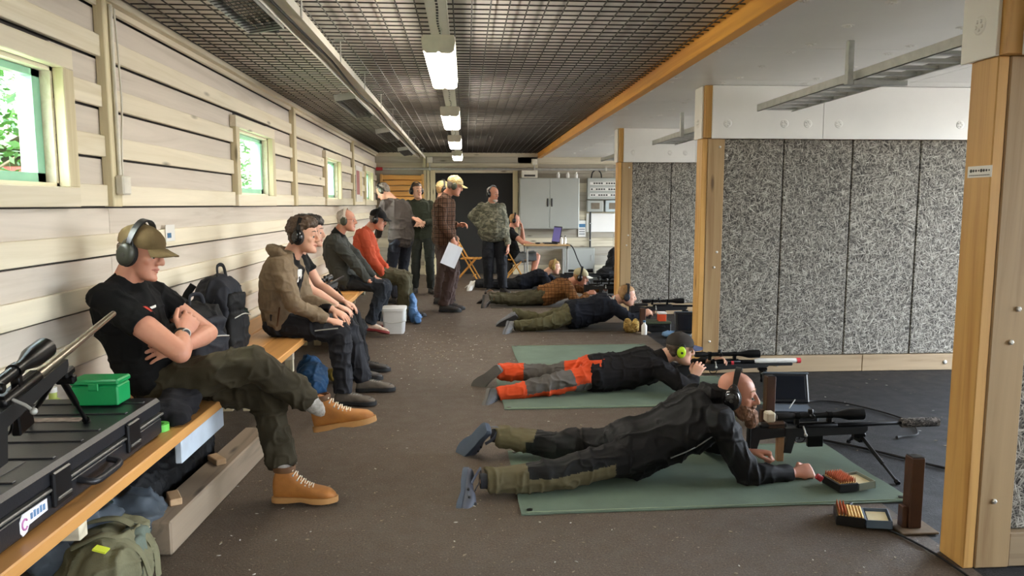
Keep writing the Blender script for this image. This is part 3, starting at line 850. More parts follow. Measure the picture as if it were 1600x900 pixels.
def hand(wrist, fd, dorsal, left, curl=.4, spread=.12, thumb=.5, scale=1.0, vox=.0042):
    """palm, four unequal fingers with knuckle bends and a thumb from the side of the palm"""
    mb = MB(); f = V(fd).normalized(); z = V(dorsal); z = (z - f * z.dot(f)).normalized()
    y = z.cross(f) * (-1 if left else 1)
    s = scale
    P = lambda a, b, c: wrist + (f*a + y*b + z*c) * s
    # palm
    rr = []
    for a, hw, ht, zc in ((-.03, .026, .02, 0), (0, .027, .019, 0), (.03, .038, .018, 0), (.06, .043, .016, .002), (.085, .042, .013, .002), (.094, .037, .008, 0)):
        rr.append([P(a, hw*math.cos(t), zc + ht*math.sin(t)) for t in (2*math.pi*k/14 for k in range(14))])
    mb.rings(rr)
    mb.ell(P(.035, .022, -.010), .019*s, None, 10, 7); mb.ell(P(.04, -.024, -.008), .017*s, None, 10, 7)
    for i, (yb, L, r) in enumerate(((.031, .072, .0088), (.0105, .080, .0092), (-.0105, .074, .0088), (-.031, .058, .0078))):
        base = P(.082 - .004*abs(i - 1), yb, .0); ang = (1.2 - i) * spread
        d = (f*math.cos(ang) + y*math.sin(ang)).normalized()
        pts = [base]; a = 0; pos = base.copy()
        for k, (fr, w) in enumerate(((.45, .8), (.3, 1.15), (.25, .75))):
            a += curl * w
            pos = pos + (d*math.cos(a) - z*math.sin(a)) * (L * fr * s); pts.append(pos.copy())
        mb.tube([P(.05, yb*.8, 0)] + pts, [r*s*1.05, r*s*1.1, r*s, r*s*.92, r*s*.75], 8)
        for q, rr_ in zip(pts, (1.12, 1.04, .95, .78)): mb.ell(q, r*s*rr_, None, 8, 6)
    # thumb
    t0 = P(.022, .026, -.006); d1 = (f*.62 + y*.75 - z*.25*thumb).normalized(); d2 = (f*.9 + y*(.45 - .7*thumb) - z*.35*thumb).normalized()
    t1 = t0 + d1*.036*s; t2 = t1 + d2*.03*s; t3 = t2 + (d2 - y*.25*thumb).normalized()*.024*s
    mb.tube([P(.01, .012, -.004), t0, t1, t2, t3], [.012*s, .014*s, .0115*s, .0102*s, .0085*s], 8)
    for q, r in ((t1, .0116), (t2, .0104), (t3, .0088)): mb.ell(q, r*s, None, 8, 6)
    return remesh(mb, vox, 3, .4)

SK = [(-.120, .078, .028, .020), (-.110, .090, .004, .038), (-.088, .092, -.028, .052), (-.062, .088, -.052, .061), (-.032, .087, -.074, .067),
      (-.004, .084, -.087, .072), (.026, .091, -.095, .0755), (.056, .088, -.096, .0755), (.082, .073, -.086, .068), (.102, .048, -.064, .052), (.116, .012, -.028, .024)]
def skull_rings(H, off=0.0, zmin=-1, n=24, rows=SK, zoff=0.0):
    rr = []
    for z, yf, yb, hw in rows:
        if z < zmin: continue
        c = (yf + yb)/2; d = (yf - yb)/2 + off; w = hw + off
        rr.append([H @ V((w*math.copysign(abs(math.cos(t))**.92, math.cos(t)), c + d*math.copysign(abs(math.sin(t))**.92, math.sin(t)), z + zoff)) for t in (2*math.pi*k/n for k in range(n))])
    return rr

def add_head(mb, H, ears=True, jaw=1.0):
    T = lambda x, y, z: H @ V((x, y, z)); R3 = H.to_3x3()
    mb.rings(skull_rings(H, 0))
    mb.tube([T(0, .083, .026), T(0, .097, .006), T(0, .114, -.022), T(0, .112, -.032)], [(.0095, .010), (.0095, .012), (.0125, .012), (.011, .008)], 10)
    mb.ell(T(0, .111, -.027), (.0145, .0140, .0115), R3, 10, 8)
    for s in (-1, 1):
        mb.ell(T(s*.0135, .099, -.031), (.0085, .012, .009), R3, 8, 6)
        mb.ell(T(s*.036, .058, -.022), (.025, .023, .024), R3, 12, 9)     # cheek
        mb.ell(T(s*.030, .0735, .0085), (.0175, .0145, .0095), R3, 10, 8); mb.ell(T(s*.030, .0720, -.0115), (.0165, .0130, .0080), R3, 10, 8)   # lids
        if ears:
            mb.ell(T(s*.076, -.010, -.012), (.010, .019, .031), R3, 10, 8); mb.ell(T(s*.081, -.017, .002), (.006, .014, .020), R3, 8, 6)
    mb.tube([T(-.044, .072, .027), T(-.018, .085, .0285), T(.018, .085, .0285), T(.044, .072, .027)], .0105, 8)
    mb.tube([T(-.026, .080, -.061), T(0, .0935, -.0565), T(.026, .080, -.061)], [.004, .008, .004], 8)
    mb.tube([T(-.022, .080, -.068), T(0, .0920, -.0725), T(.022, .080, -.068)], [.004, .0085, .004], 8)
    mb.ell(T(0, .086, -.104), (.025, .017, .017), R3, 10, 8)

def hair_loft(H, rows, n=24, amp=.004, seed=0.0, vox=.006, spike=0.0):
    mb = MB(); rr = skull_rings(H, 0, -1, n, rows); mb.rings(rr)
    co, nr, fc = remesh(mb, vox, 2, .4)
    o = np.array((seed, seed*2, 1)) + 40; Hi = np.array(H.inverted())
    q = co @ Hi[:3, :3].T + Hi[:3, 3]
    h = amp*(vnoise(q*np.array((60, 22, 60)) + o) + .6*vnoise(q*np.array((130, 60, 130)) + o)) + spike*(.3 + .7*np.maximum(0, vnoise(q*np.array((75, 60, 42)) + o)))*(q[:, 2] > .02)
    return co + nr*h[:, None], fc
HAIR = {
 'short': [(-.055, -.040, -.070, .050), (-.03, -.012, -.086, .072), (0, .008, -.098, .0785), (.03, .030, -.106, .0815), (.058, .060, -.106, .081), (.078, .080, -.100, .076), (.098, .066, -.084, .064), (.114, .040, -.058, .046), (.124, .008, -.03, .022)],
 'receding': [(-.055, -.040, -.070, .050), (-.03, -.018, -.085, .071), (0, -.004, -.096, .0775), (.03, .006, -.102, .080), (.058, .016, -.103, .079), (.078, .020, -.096, .072), (.096, .012, -.08, .060), (.108, -.01, -.055, .042), (.116, -.025, -.04, .02)],
 'full': [(-.075, -.045, -.072, .046), (-.045, -.010, -.094, .075), (0, .012, -.106, .083), (.03, .034, -.114, .087), (.058, .070, -.116, .088), (.082, .094, -.112, .085), (.104, .088, -.098, .074), (.124, .062, -.074, .056), (.138, .02, -.04, .026)],
}

HAIR['under'] = [(-.060, -.040, -.070, .050), (-.035, -.012, -.086, .072), (-.005, .004, -.098, .0780), (.018, .020, -.103, .0805), (.028, .015, -.095, .074), (.034, -.01, -.06, .05)]
def build_muffs(H, parent, cupm, bandm=None, over=.0, band=True, tilt=0.0, size=1.0):
    """ear defenders: two cups with cushions and a band over the head"""
    Rt = H @ Matrix.Rotation(tilt, 4, 'X'); T = lambda x, y, z: Rt @ V((x, y, z))
    bandm = bandm or BLACKP
    root = None
    x0 = .076
    m = MB(); arc = []
    for k in range(17):
        a = math.pi * k / 16
        arc.append(T((.094 + over*.5)*math.cos(a), -.006, .012 + (.122 + over)*math.sin(a)))
    m2 = []
    R3 = Rt.to_3x3()
    if band:
        rr = []
        for k, p in enumerate(arc):
            a = math.pi * k / 16; nrm = R3 @ V((math.cos(a), 0, math.sin(a))); w = .009 + .007*math.sin(a); y = R3 @ V((0, 1, 0))
            rr.append([p + y*w + nrm*.004, p - y*w + nrm*.004, p - y*w - nrm*.004, p + y*w - nrm*.004])
        m.rings(rr)
    else:
        m.tube([T(-.098, -.01, -.005), T(-.096, .0, .045)], .006, 6); m.tube([T(.098, -.01, -.005), T(.096, 0, .045)], .006, 6)
    root = m.build('ear_defenders', bandm, parent, 50)
    for s in (-1, 1):
        for nm, prof, mm in (('ear_cup', ((.002, .040), (.020, .0395), (.031, .036), (.036, .028), (.0355, .016), (.0355, .0145)), cupm), ('ear_cushion', ((.026, -.004), (.039, -.002), (.040, .008), (.036, .015), (.024, .015)), RUBBER)):
            m = MB(); rr = []
            for r, h in prof:
                rr.append([T(s*(x0 + h*size), -.008 + r*.92*size*math.cos(t), -.010 + r*1.22*size*math.sin(t)) for t in (2*math.pi*k/20 for k in range(20))])
            m.rings(rr); m.build(nm, mm, root, 50)
        m = MB(); m.tube(curve_pts([T(s*(x0 + .030*size), -.034*size, -.006), T(s*(x0 + .024), -.030, .038*size), T(s*(x0 + .018), -.008, .056*size), T(s*(x0 + .024), .014, .038*size), T(s*(x0 + .030*size), .018*size, -.006)], 4), .0025, 6); m.build('yoke_wire', bandm, root, 60)
        m = MB(); m.lathe([(.010, 0), (.010, .003), (.006, .004)], T(s*(x0 + .0395*size), -.008, -.012), Rt.to_3x3() @ V((s, 0, 0)), 12); m.build('cup_badge', DARKSTEEL, root, 40)
    return root

def build_cap(H, parent, m_, brimm=None, down=0.0, back=False):
    T = lambda x, y, z: H @ V((x, y, z))
    rows = [(.030, .098, -.106, .0825), (.042, .1, -.108, .084), (.064, .098, -.107, .084), (.087, .086, -.098, .078), (.107, .064, -.078, .063), (.123, .034, -.05, .042), (.130, .005, -.022, .018)]
    mb = MB(); mb.rings(skull_rings(H, .001, -1, 28, rows)); 
    cap = mb.build('cap', m_, parent, 60)
    m = MB(); m.ell(T(0, -.008, .133), (.007, .007, .004), H.to_3x3(), 8, 6); m.build('cap_button', m_, cap, 60)
    up, lo = [], []
    NX = 14
    for r in range(5):
        f = r / 4
        row = []; row2 = []
        for k in range(NX + 1):
            u = -1 + 2*k/NX
            yy = .070 + math.sqrt(max(0, 1 - (u*.97)**2))*.028 + f*(.075*math.sqrt(max(0, 1 - (abs(u)**2.6)*.93)))
            zz = .042 - f*.010 - down*f - (u*u)*.022*(.35 + .65*f)
            row.append(T(u*.079, yy, zz)); row2.append(T(u*.079, yy, zz - .005))
        up.append(row); lo.append(row2)
    m = MB(); vv = [p for r in up for p in r] + [p for r in lo for p in r]; n = NX + 1; B = 5*n; ff = []
    for r in range(4):
        for k in range(NX):
            ff.append((r*n+k, r*n+k+1, (r+1)*n+k+1, (r+1)*n+k)); ff.append((B+r*n+k, B+(r+1)*n+k, B+(r+1)*n+k+1, B+r*n+k+1))
    for k in range(NX): ff.append((4*n+k, 4*n+k+1, B+4*n+k+1, B+4*n+k)); ff.append((k, B+k, B+k+1, k+1))
    for r in range(4): ff.append((r*n, (r+1)*n, B+(r+1)*n, B+r*n)); ff.append((r*n+NX, B+r*n+NX, B+(r+1)*n+NX, (r+1)*n+NX))
    m.add(vv, ff); m.build('cap_brim', brimm or m_, cap, 60)
    return cap

def build_shoe(F, parent, kind, mats, seed=0):
    """F: frame at the heel ground point, y = toe direction, z = up the leg"""
    up_m, sole_m, lace_m = mats
    T = lambda x, y, z: F @ V((x, y, z))
    L = .29
    out = [(0, .030), (.02, .036), (.07, .035), (.13, .036), (.19, .046), (.235, .046), (.265, .036), (.285, .018)]
    def ringat(y, w, z0, z1, n=16, sq=.8):
        rr = []
        for k in range(n):
            t = 2*math.pi*k/n; c, s_ = math.cos(t), math.sin(t)
            rr.append(T(w*math.copysign(abs(c)**sq, c), y, (z0+z1)/2 + (z1-z0)/2*math.copysign(abs(s_)**sq, s_)))
        return rr
    mb = MB()
    if kind == 'boot':
        tops = [(.0, .115), (.015, .160), (.05, .172), (.080, .158), (.112, .118), (.15, .090), (.19, .074), (.225, .066), (.255, .058), (.282, .040)]
    elif kind == 'croc':
        tops = [(.0, .045), (.02, .052), (.06, .05), (.10, .06), (.13, .075), (.17, .082), (.21, .076), (.24, .066), (.265, .052), (.285, .034)]
    else:
        tops = [(.0, .075), (.02, .092), (.05, .095), (.08, .092), (.11, .086), (.15, .076), (.19, .066), (.225, .060), (.255, .052), (.282, .036)]
    def wid(y):
        for (a, b), (c, d) in zip(out, out[1:]):
            if y <= c: return b + (d - b)*(y - a)/(c - a)
        return out[-1][1]
    mb.rings([ringat(y, wid(y)*(.98 if kind != 'croc' else 1.06), .012, zt) for y, zt in tops])
    co, nr, fc = remesh(mb, .0055, 3, .4)
    sh = put({'boot': 'boot', 'croc': 'clog', 'shoe': 'shoe'}[kind], co, fc, up_m, parent)
    m = MB(); rr = []
    heel = .012
    for y, w in [(-.006, .024)] + out + [(.293, .010)]:
        zb = 0 if (y < .09 or y > .13) else .008
        rr.append([T(w*1.07, y, zb), T(w*1.1, y, zb + .010), T(w*1.04, y, .026), T(-w*1.04, y, .026), T(-w*1.1, y, zb + .010), T(-w*1.07, y, zb)])
    m.rings(rr); m.build('sole', sole_m, sh, 40)
    if kind == 'croc':
        for k, (x, y, z) in enumerate(((.03, .21, .06), (0, .235, .066), (-.03, .21, .06), (.042, .16, .055), (-.042, .16, .055), (.015, .18, .081), (-.015, .18, .081), (.044, .12, .045), (-.044, .12, .045))):
            m = MB(); m.ell(T(x, y, z), .008, None, 8, 6); m.build('vent_hole', BLACKP, sh, 60)
        m = MB(); m.tube(curve_pts([T(.04, .09, .055), T(.036, .03, .075), T(0, -.012, .08), T(-.036, .03, .075), T(-.04, .09, .055)], 4), [(.003, .009)]*17, 8); m.build('heel_strap', up_m, sh, 60)
    else:
        ys = (.10, .118, .136, .154, .172) if kind != 'boot' else (.078, .096, .114, .132, .150, .168)
        def top(y):
            for (a, b), (c, d) in zip(tops, tops[1:]):
                if y <= c: return b + (d - b)*(y - a)/(c - a)
            return .05
        m = MB()
        for i, y in enumerate(ys):
            z = top(y) + .001
            m.tube([T(-.022, y, z - .010), T(0, y + .008, z + .002), T(.022, y, z - .010)], .0033, 6)
            m.tube([T(-.022, y, z - .010), T(0, y + .016, z), T(.022, y + .016, z - .012)], .0028, 6)
        m.build('laces', lace_m, sh, 60)
        if kind == 'boot':
            for i, y in enumerate(ys):
                for sx in (-1, 1):
                    m = MB(); m.lathe([(.0045, 0), (.0045, .004), (.002, .006)], T(sx*.024, y, top(y) - .011), F.to_3x3() @ V((sx*.7, 0, .7)), 8); m.build('lace_hook', STEEL, sh, 40)
            m = MB(); rr = [[T(w_*math.cos(q), .048 + d_*math.sin(q), z_) for q in (2*math.pi*k/18 for k in range(18))] for z_, w_, d_ in ((.140, .036, .050), (.160, .041, .054), (.168, .037, .050), (.158, .033, .045))]
            m.rings(rr, False); m.build('padded_cuff', mat('brown cuff leather', '#5e3d1d', .7), sh, 60)
        m = MB(); m.tube(curve_pts([T(-.03, .245, .05), T(0, .262, .052), T(.03, .245, .05)], 4), .0018, 5); m.build('toe_seam', sole_m, sh, 60)
    return sh

CLOTH = {}
def cloth(name, col, rough=.85, bump=.25, bscale=220, var=.14, vscale=6):
    return mat(name, col, rough, 0, var, vscale, bump, bscale, spec=.25)
def skin(name, col, red='#b5604a'):
    if name in MATS: return MATS[name]
    m = bpy.data.materials.new(name); MATS[name] = m; t = NT(m)
    co = t.coords((1, 1, 1), False)
    c = t.mix(t.ramp(t.noise(co, 14, 3), [(.35, (0, 0, 0)), (.8, (.28,)*3)]), col, red)
    t.l(c, t.p.inputs['Base Color']); t.p.inputs['Roughness'].default_value = .5
    t.p.inputs['Subsurface Weight'].default_value = .12; t.p.inputs['Subsurface Radius'].default_value = (.012, .005, .003)
    t.p.inputs['Subsurface Scale'].default_value = .5
    t.bump(t.noise(co, 300, 2), .12, .002)
    return m
def camo(name, cols, scale=9):
    if name in MATS: return MATS[name]
    m = bpy.data.materials.new(name); MATS[name] = m; t = NT(m)
    co = t.coords((1, 1, 1.6), False); c = cols[0]
    for i, k in enumerate(cols[1:]):
        mp = t.n('Mapping'); mp.inputs['Location'].default_value = (i*3.3, i*1.9, i*5.1); t.l(co, mp.inputs[0])
        c = t.mix(t.ramp(t.noise(mp.outputs[0], scale, 4, .6, .8), [(.52, (0, 0, 0)), (.55, (1, 1, 1))]), c, k)
    t.l(c, t.p.inputs['Base Color']); t.p.inputs['Roughness'].default_value = .85; t.p.inputs['Specular IOR Level'].default_value = .25
    t.bump(t.noise(co, 200, 2), .2, .003)
    return m
def plaid(name, base, s1, s2, scale=9, rot=(0, 0, 0)):
    if name in MATS: return MATS[name]
    m = bpy.data.materials.new(name); MATS[name] = m; t = NT(m)
    co = t.coords((1, 1, 1), False); mp = t.n('Mapping'); mp.inputs['Rotation'].default_value = rot; t.l(co, mp.inputs[0]); co = mp.outputs[0]
    c = t.mix(t.ramp(t.noise(co, 20, 3), [(.3, (0, 0, 0)), (.7, (.4,)*3)]), base, s2)
    for ax, k, w in (('Z', s1, .60), ('X', s1, .62), ('Z', s2, .8), ('X', s2, .8)):
        wv = t.n('TexWave', wave_type='BANDS', bands_direction=ax); wv.inputs['Scale'].default_value = scale * (1 if k == s1 else .5); wv.inputs['Distortion'].default_value = .6
        t.l(co, wv.inputs['Vector'])
        c = t.mix(t.ramp(wv.outputs['Fac'], [(w, (0, 0, 0)), (w + .12, (.7,)*3)]), c, k)
    t.l(c, t.p.inputs['Base Color']); t.p.inputs['Roughness'].default_value = .9; t.p.inputs['Specular IOR Level'].default_value = .2
    t.bump(t.noise(co, 220, 2), .2, .003)
    return m

SKINF = skin('fair skin', '#d3a38a', '#b8705a'); SKINR = skin('ruddy skin', '#c88f76', '#ad5a48')
EYEW = mat('eye white', '#d8d2c8', .25, 0, 0); EYEI = mat('dark iris', '#2a211c', .2, 0, 0)

LIPM = mat('lip skin', '#b87361', .45, 0, .05)
TOR = [(-.20, .11, .080), (-.10, .160, .110), (0, .178, .125), (.15, .170, .118), (.40, .158, .112), (.62, .172, .120), (.76, .176, .118), (.88, .158, .102), (.95, .118, .084), (1.02, .068, .066)]
def spine(sp, t):
    a, b, c = sp
    if t < 0: return a + (b - a) * 2 * t
    if t > 1: return c + (c - b) * 2 * (t - 1)
    return a*(1-t)**2 + b*2*t*(1-t) + c*t*t

def person(label, pel, neck, hlat, slat, head, look, hup, armL, armR, legL, legR, vox=.009, scale=1.0,
           skinm=None, top=None, bottom=None, shoes=None, sleeves='long', belly=0.0, arch=(0, 0, 0), topfold=.007, botfold=.008,
           hair=None, hairm=None, hem=-.14, topoff=.0, pantfn=None, pantm=None, topfn=None, topm=None, collar=None, seed=0.0, girth=1.0, base=None, legwide=1.0, ears=True, brows=True, shorts=False, headscale=1.0):
    """pel/neck: hip centre and base of neck; hlat/slat: direction to the person's left at hips and shoulders;
    arm: dict(w=wrist, pole, fd, dorsal, curl ...); leg: dict(a=ankle, pole, toe, up)"""
    s = scale; G = girth
    pel, neck, head = V(pel), V(neck), V(head)
    hl, sl = V(hlat).normalized(), V(slat).normalized()
    mid = (pel + neck)/2 + V(arch); ctrl = mid*2 - (pel + neck)/2
    sp = (pel, ctrl, neck)
    skinm = skinm or SKINF
    if base is None: base = V((pel.x, pel.y, min(V(legL['a']).z, V(legR['a']).z) - .08))
    P = thing('person', label, 'person', base)
    def trings(off, t0=-9, t1=9, n=22, bel=1.0):
        rr = []
        for t, a, b in TOR:
            if t < t0 or t > t1: continue
            c = spine(sp, t); tan = (spine(sp, t + .02) - spine(sp, t - .02)).normalized()
            w = min(1, max(0, t)); lat = (hl*(1-w) + sl*w); lat = (lat - tan*lat.dot(tan)).normalized()
            fwd = lat.cross(tan).normalized()
            bl = belly * math.exp(-((t - .3)/.28)**2) * bel
            A = (a*G + bl*.45)*s + off; B = (b*G)*s + off
            c = c + fwd * (bl*.5*s)
            rr.append([c + lat*A*math.cos(q) + fwd*(B + bl*.5*s)*math.sin(q) for q in (2*math.pi*k/n for k in range(n))])
        return rr
    Sh = {}; Hp = {}; El = {}; Kn = {}; Wr = {}; An = {}
    upn = (neck - spine(sp, .9)).normalized()
    for sd, arm, leg, sg in (('L', armL, legL, 1), ('R', armR, legR, -1)):
        Sh[sd] = V(arm['s']) if 's' in arm else spine(sp, .885) + sl*sg*.162*s*G**.5
        Wr[sd] = V(arm['w']); El[sd] = V(arm['e']) if 'e' in arm else ik(Sh[sd], Wr[sd], .29*s, .255*s, arm['pole'])
        Hp[sd] = pel + hl*sg*.095*s; An[sd] = V(leg['a']); Kn[sd] = V(leg['k']) if 'k' in leg else ik(Hp[sd], An[sd], .435*s, .425*s, leg['pole'])
        if leg.get('prone'): Kn[sd] = Hp[sd].lerp(An[sd], .5) + V((0, sg*.03, 0)); Kn[sd].z = .085
    tan0 = (spine(sp, .05) - spine(sp, 0)).normalized(); fwd0 = hl.cross(tan0).normalized()
    H = Matrix.Translation(head) @ frame(look, hup).to_4x4() @ Matrix.Scale(s*headscale, 4)
    garments = {}
    # ---- body
    mb = MB()
    mb.rings(trings(-.022*s))
    mb.tube([spine(sp, .93), neck, neck.lerp(head, .55), head - V(hup).normalized()*.02], [.078*s, .064*s, .060*s, .055*s], 14)
    add_head(mb, H, ears)
    bare = sleeves == 'short'
    for sd in 'LR':
        f_ = 1.0 if bare else .82
        limb(mb, Sh[sd], El[sd], Wr[sd], [.055*s, .050*s*f_*(1.08 if bare else 1), .043*s*f_, .046*s*f_*(1.04 if bare else 1), .029*s])
        limb(mb, Hp[sd], Kn[sd], An[sd], [.074*s, .068*s, .050*s, .056*s if shorts else .050*s, .036*s])
    co, nr, fc = remesh(mb, vox, 4, .45)
    base_n = len(co); parts_co = [co]; parts_f = list(fc)
    for sd, arm in (('L', armL), ('R', armR)):
        if arm.get('nohand'): continue
        hc, hn, hf = hand(Wr[sd] + (V(arm.get('fd', (1, 0, 0))).normalized())*.012, arm.get('fd', (1, 0, 0)), arm.get('dorsal', (0, 0, 1)), sd == 'L', arm.get('curl', .4), arm.get('spread', .1), arm.get('thumb', .5), s*arm.get('hs', 1), max(.0042, vox*.6))
        parts_co.append(hc); parts_f += [tuple(i + base_n for i in q) for q in hf]; base_n += len(hc)
    body = put('body', np.vstack(parts_co), parts_f, skinm, P)
    T = lambda x, y, z: H @ V((x, y, z))
    for sg in (-1, 1):
        m = MB(); m.ell(T(sg*.030, .0765, -.0012), .0112*s*headscale, None, 12, 8); e = m.build('eye', EYEW, P, 60)
        m = MB(); m.ell(T(sg*.0315, .0832, -.0014), .0074*s*headscale, None, 10, 6); m.build('iris', EYEI, e, 60)
        if hairm is not None and brows:
            m = MB(); m.tube([T(sg*.014, .092, .034), T(sg*.03, .089, .039), T(sg*.048, .076, .034)], [.0035*s, .004*s, .0022*s], 6); m.build('eyebrow', hairm, P, 60)
    m = MB(); m.tube([T(-.026, .0815, -.0625), T(-.012, .0935, -.0590), T(0, .0962, -.0600), T(.012, .0935, -.0590), T(.026, .0815, -.0625)], [.0015*s, .0052*s, .0050*s, .0052*s, .0015*s], 8)
    m.tube([T(-.024, .0815, -.0645), T(0, .0950, -.0705), T(.024, .0815, -.0645)], [.0015*s, .0062*s, .0015*s], 8); m.build('lips', LIPM, P, 60)
    # ---- trousers
    if bottom is not None:
        mb = MB(); k = legwide
        o_ = .012*s
        mb.rings(trings(-.002*s, -.3, .2, bel=.7))
        mb.rings(trings(o_*.3, -.3, .16, bel=.8))
        for sd in 'LR':
            leg = legL if sd == 'L' else legR
            if shorts:
                q = Kn[sd]; mb.tube([Hp[sd] - tan0*.01, Hp[sd].lerp(q, .95)], [.092*s, .092*s], 14); mb.ell(Hp[sd] - tan0*.01, .092*s, None, 14, 9); continue
            endp = An[sd] + (Kn[sd] - An[sd]).normalized()*leg.get('hemup', .0)
            limb(mb, Hp[sd] - tan0*.01, Kn[sd], endp, [.090*s, .090*s*k, .074*s*k, .072*s*k, .062*s*k])
            mb.ell(Hp[sd] - fwd0*.035*s - tan0*.02, .088*s, None, 14, 9)
        co, nr, fc = remesh(mb, vox, 5, .5); co = folds(co, nr, botfold, 8, 19, seed + 2)
        def lparam(p):
            best = None
            for sd in 'LR':
                for seg, (a, b) in enumerate(((Hp[sd], Kn[sd]), (Kn[sd], An[sd]))):
                    d = b - a; t = max(0, min(1, (p - a).dot(d)/d.dot(d))); q = a + d*t; ds = (p - q).length
                    if best is None or ds < best[0]: best = (ds, sd, seg + t, p - q)
            return best[1:]
        mi = None
        if pantfn: mi = [pantfn(*lparam(V(co[q[0]]))) for q in fc]
        garments['trousers'] = put('trousers', co, fc, pantm or bottom, P, midx=mi)
    # ---- top
    if top is not None:
        mb = MB(); o_ = .014*s + topoff
        mb.rings(trings(o_, hem, 1.0))
        cn = spine(sp, .97)
        mb.tube([spine(sp, .86), cn, neck + upn*.012], [.12*s, .085*s, .066*s], 16)
        for sd in 'LR':
            mb.tube([neck + upn*.005, neck.lerp(Sh[sd], .55) - upn*.008, Sh[sd]], [.058*s, .060*s, .062*s], 12)
            if bare:
                q = Sh[sd].lerp(El[sd], .52); mb.tube([Sh[sd], q], [.069*s, .071*s], 14); mb.ell(Sh[sd], .069*s, None, 14, 9)
            else:
                arm = armL if sd == 'L' else armR
                limb(mb, Sh[sd], El[sd], Wr[sd].lerp(El[sd], arm.get('cuffup', .04)), [.069*s + topoff*.5, .066*s + topoff*.5, .060*s + topoff*.5, .056*s + topoff*.4, .042*s + topoff*.3])
        co, nr, fc = remesh(mb, vox, 5, .5); co = folds(co, nr, topfold, 7, 15, seed)
        mi = None
        if topfn:
            def tparam(p):
                d = neck - pel; return (p - pel).dot(d)/d.dot(d)
            mi = [topfn(V(co[q[0]]), tparam(V(co[q[0]]))) for q in fc]
        garments['top'] = put('shirt' if bare else 'jacket', co, fc, topm or top, P, midx=mi)
        if collar is not None:
            m = MB(); rr = []; ax = (head - neck).normalized()
            for h, r in ((-.02, .082), (.02, .074), (.05, .072), (.052, .064), (.0, .06)):
                c = neck + ax*h; x = sl; y = ax.cross(x).normalized()
                rr.append([c + (x*r*math.cos(q) + y*r*math.sin(q))*s + ax*(.012*math.sin(q)) for q in (2*math.pi*k/20 for k in range(20))])
            m.rings(rr, False); m.build('collar', collar, P, 60)
    # ---- shoes
    if shoes:
        kind, mats = shoes
        for sd, leg in (('L', legL), ('R', legR)):
            toe = V(leg['toe']).normalized(); u = V(leg.get('up', (0, 0, 1)))
            Fm = frame(toe, u); origin = An[sd] - (Fm @ V((0, .055, .085)))*s
            Fx = Matrix.Translation(origin) @ Fm.to_4x4() @ Matrix.Scale(s, 4)
            if kind == 'boot' or kind == 'shoe' or kind == 'croc':
                sock = MB(); up_ = (Kn[sd] - An[sd]).normalized(); sock.tube([An[sd] + up_*.14, An[sd] + up_*.07, An[sd] - up_*.0], [.046*s, .042*s, .036*s], 14); sock.build('sock', leg.get('sockm', BLACKP), P, 60)
            build_shoe(Fx, P, kind, mats)
    if hair:
        co, fc = hair_loft(H, HAIR[hair] if isinstance(hair, str) else hair, seed=seed, vox=max(.005, vox*.7), amp=.004 if hair != 'full' else .007, spike=.014 if hair == 'full' else 0)
        put('hair', co, fc, hairm, P)
    INFO = dict(g=garments, P=P, H=H, Sh=Sh, El=El, Wr=Wr, Kn=Kn, An=An, Hp=Hp, sp=sp, s=s, neck=neck, pel=pel, T=T, sl=sl, hl=hl)
    return INFO
# colours
BOOTS = ('boot', (mat('tan nubuck', '#9c6327', .65, 0, .2, 14, .2, 160), mat('tan sole', '#a87a45', .7), mat('cream lace', '#d8cbb0', .8)))
HIKE = ('shoe', (mat('grey-brown suede', '#5c5349', .8, 0, .25, 20, .2, 150), RUBBER, mat('grey lace', '#77736b', .8)))
DARKSHOE = ('shoe', (mat('dark shoe leather', '#2b2623', .55, 0, .2, 14), RUBBER, mat('dark lace', '#1b1b1b', .8)))
GREYSHOE = ('shoe', (mat('grey trainer', '#6d6f73', .7, 0, .25, 20), mat('grey sole', '#54565a', .7), mat('grey lace', '#77736b', .8)))
REDSHOE = ('shoe', (mat('cream trainer', '#c9b3a4', .7, 0, .3, 25), mat('dark red sole', '#7e2426', .6), mat('white lace', '#d5d2cc', .8)))
WHITESHOE = ('shoe', (mat('white trainer', '#cfccc4', .6, 0, .1, 20), mat('white sole', '#bdbbb5', .7), mat('white lace', '#d5d2cc', .8)))
CROC = ('croc', (mat('slate blue foam', '#464a57', .6, 0, .08, 10), mat('dark slate sole', '#3f4957', .7), BLACKP))
TEE = cloth('black cotton', '#0b0b0c', .9, .2)
OLIVE = cloth('dark olive cotton', '#332d1f', .85, .25); OLIVE2 = cloth('olive canvas', '#545038', .85, .25); OLIVE3 = cloth('dark khaki', '#464230', .85, .25)
HOOD = cloth('beige melange fleece', '#7d6d59', .95, .45, 160, .12, 30)
NAVYP = cloth('dark slate trousers', '#25262b', .8, .2); DARKP = cloth('black trousers', '#111113', .85, .2); JEANS = cloth('dark denim', '#22262d', .85, .4, 260)
GJACK = cloth('grey-green jacket', '#373936', .75, .15); ORANGE = cloth('orange fleece', '#b04e36', .95, .35, 160, .1, 20); GREYJ = cloth('grey softshell', '#433d39', .8, .2)
GREEN = cloth('dark green wool', '#35392e', .95, .5, 180); NAVY = cloth('navy fleece', '#12151e', .95, .3, 160)
BLACKJ = cloth('black softshell', '#0e0d0e', .7, .15, 220, .1); BLACKJ2 = cloth('faded black cotton', '#131113', .9, .3)
CAMO = camo('grey-green camouflage', ('#6f6d5e', '#5c5b4b', '#85826f', '#4d4e42')); CAMOC = camo('tan camouflage cap', ('#c0a878', '#8f7c4f', '#d6c79c'), 22)
PLAIDB = plaid('brown plaid', '#4a3428', '#5c4434', '#2f221b', 11); PLAIDD = plaid('dull brown check', '#4d382a', '#5e4a36', '#33261d', 13); PLAIDT = plaid('tan check shirt', '#70492a', '#8a6238', '#4a2e1a', 13)
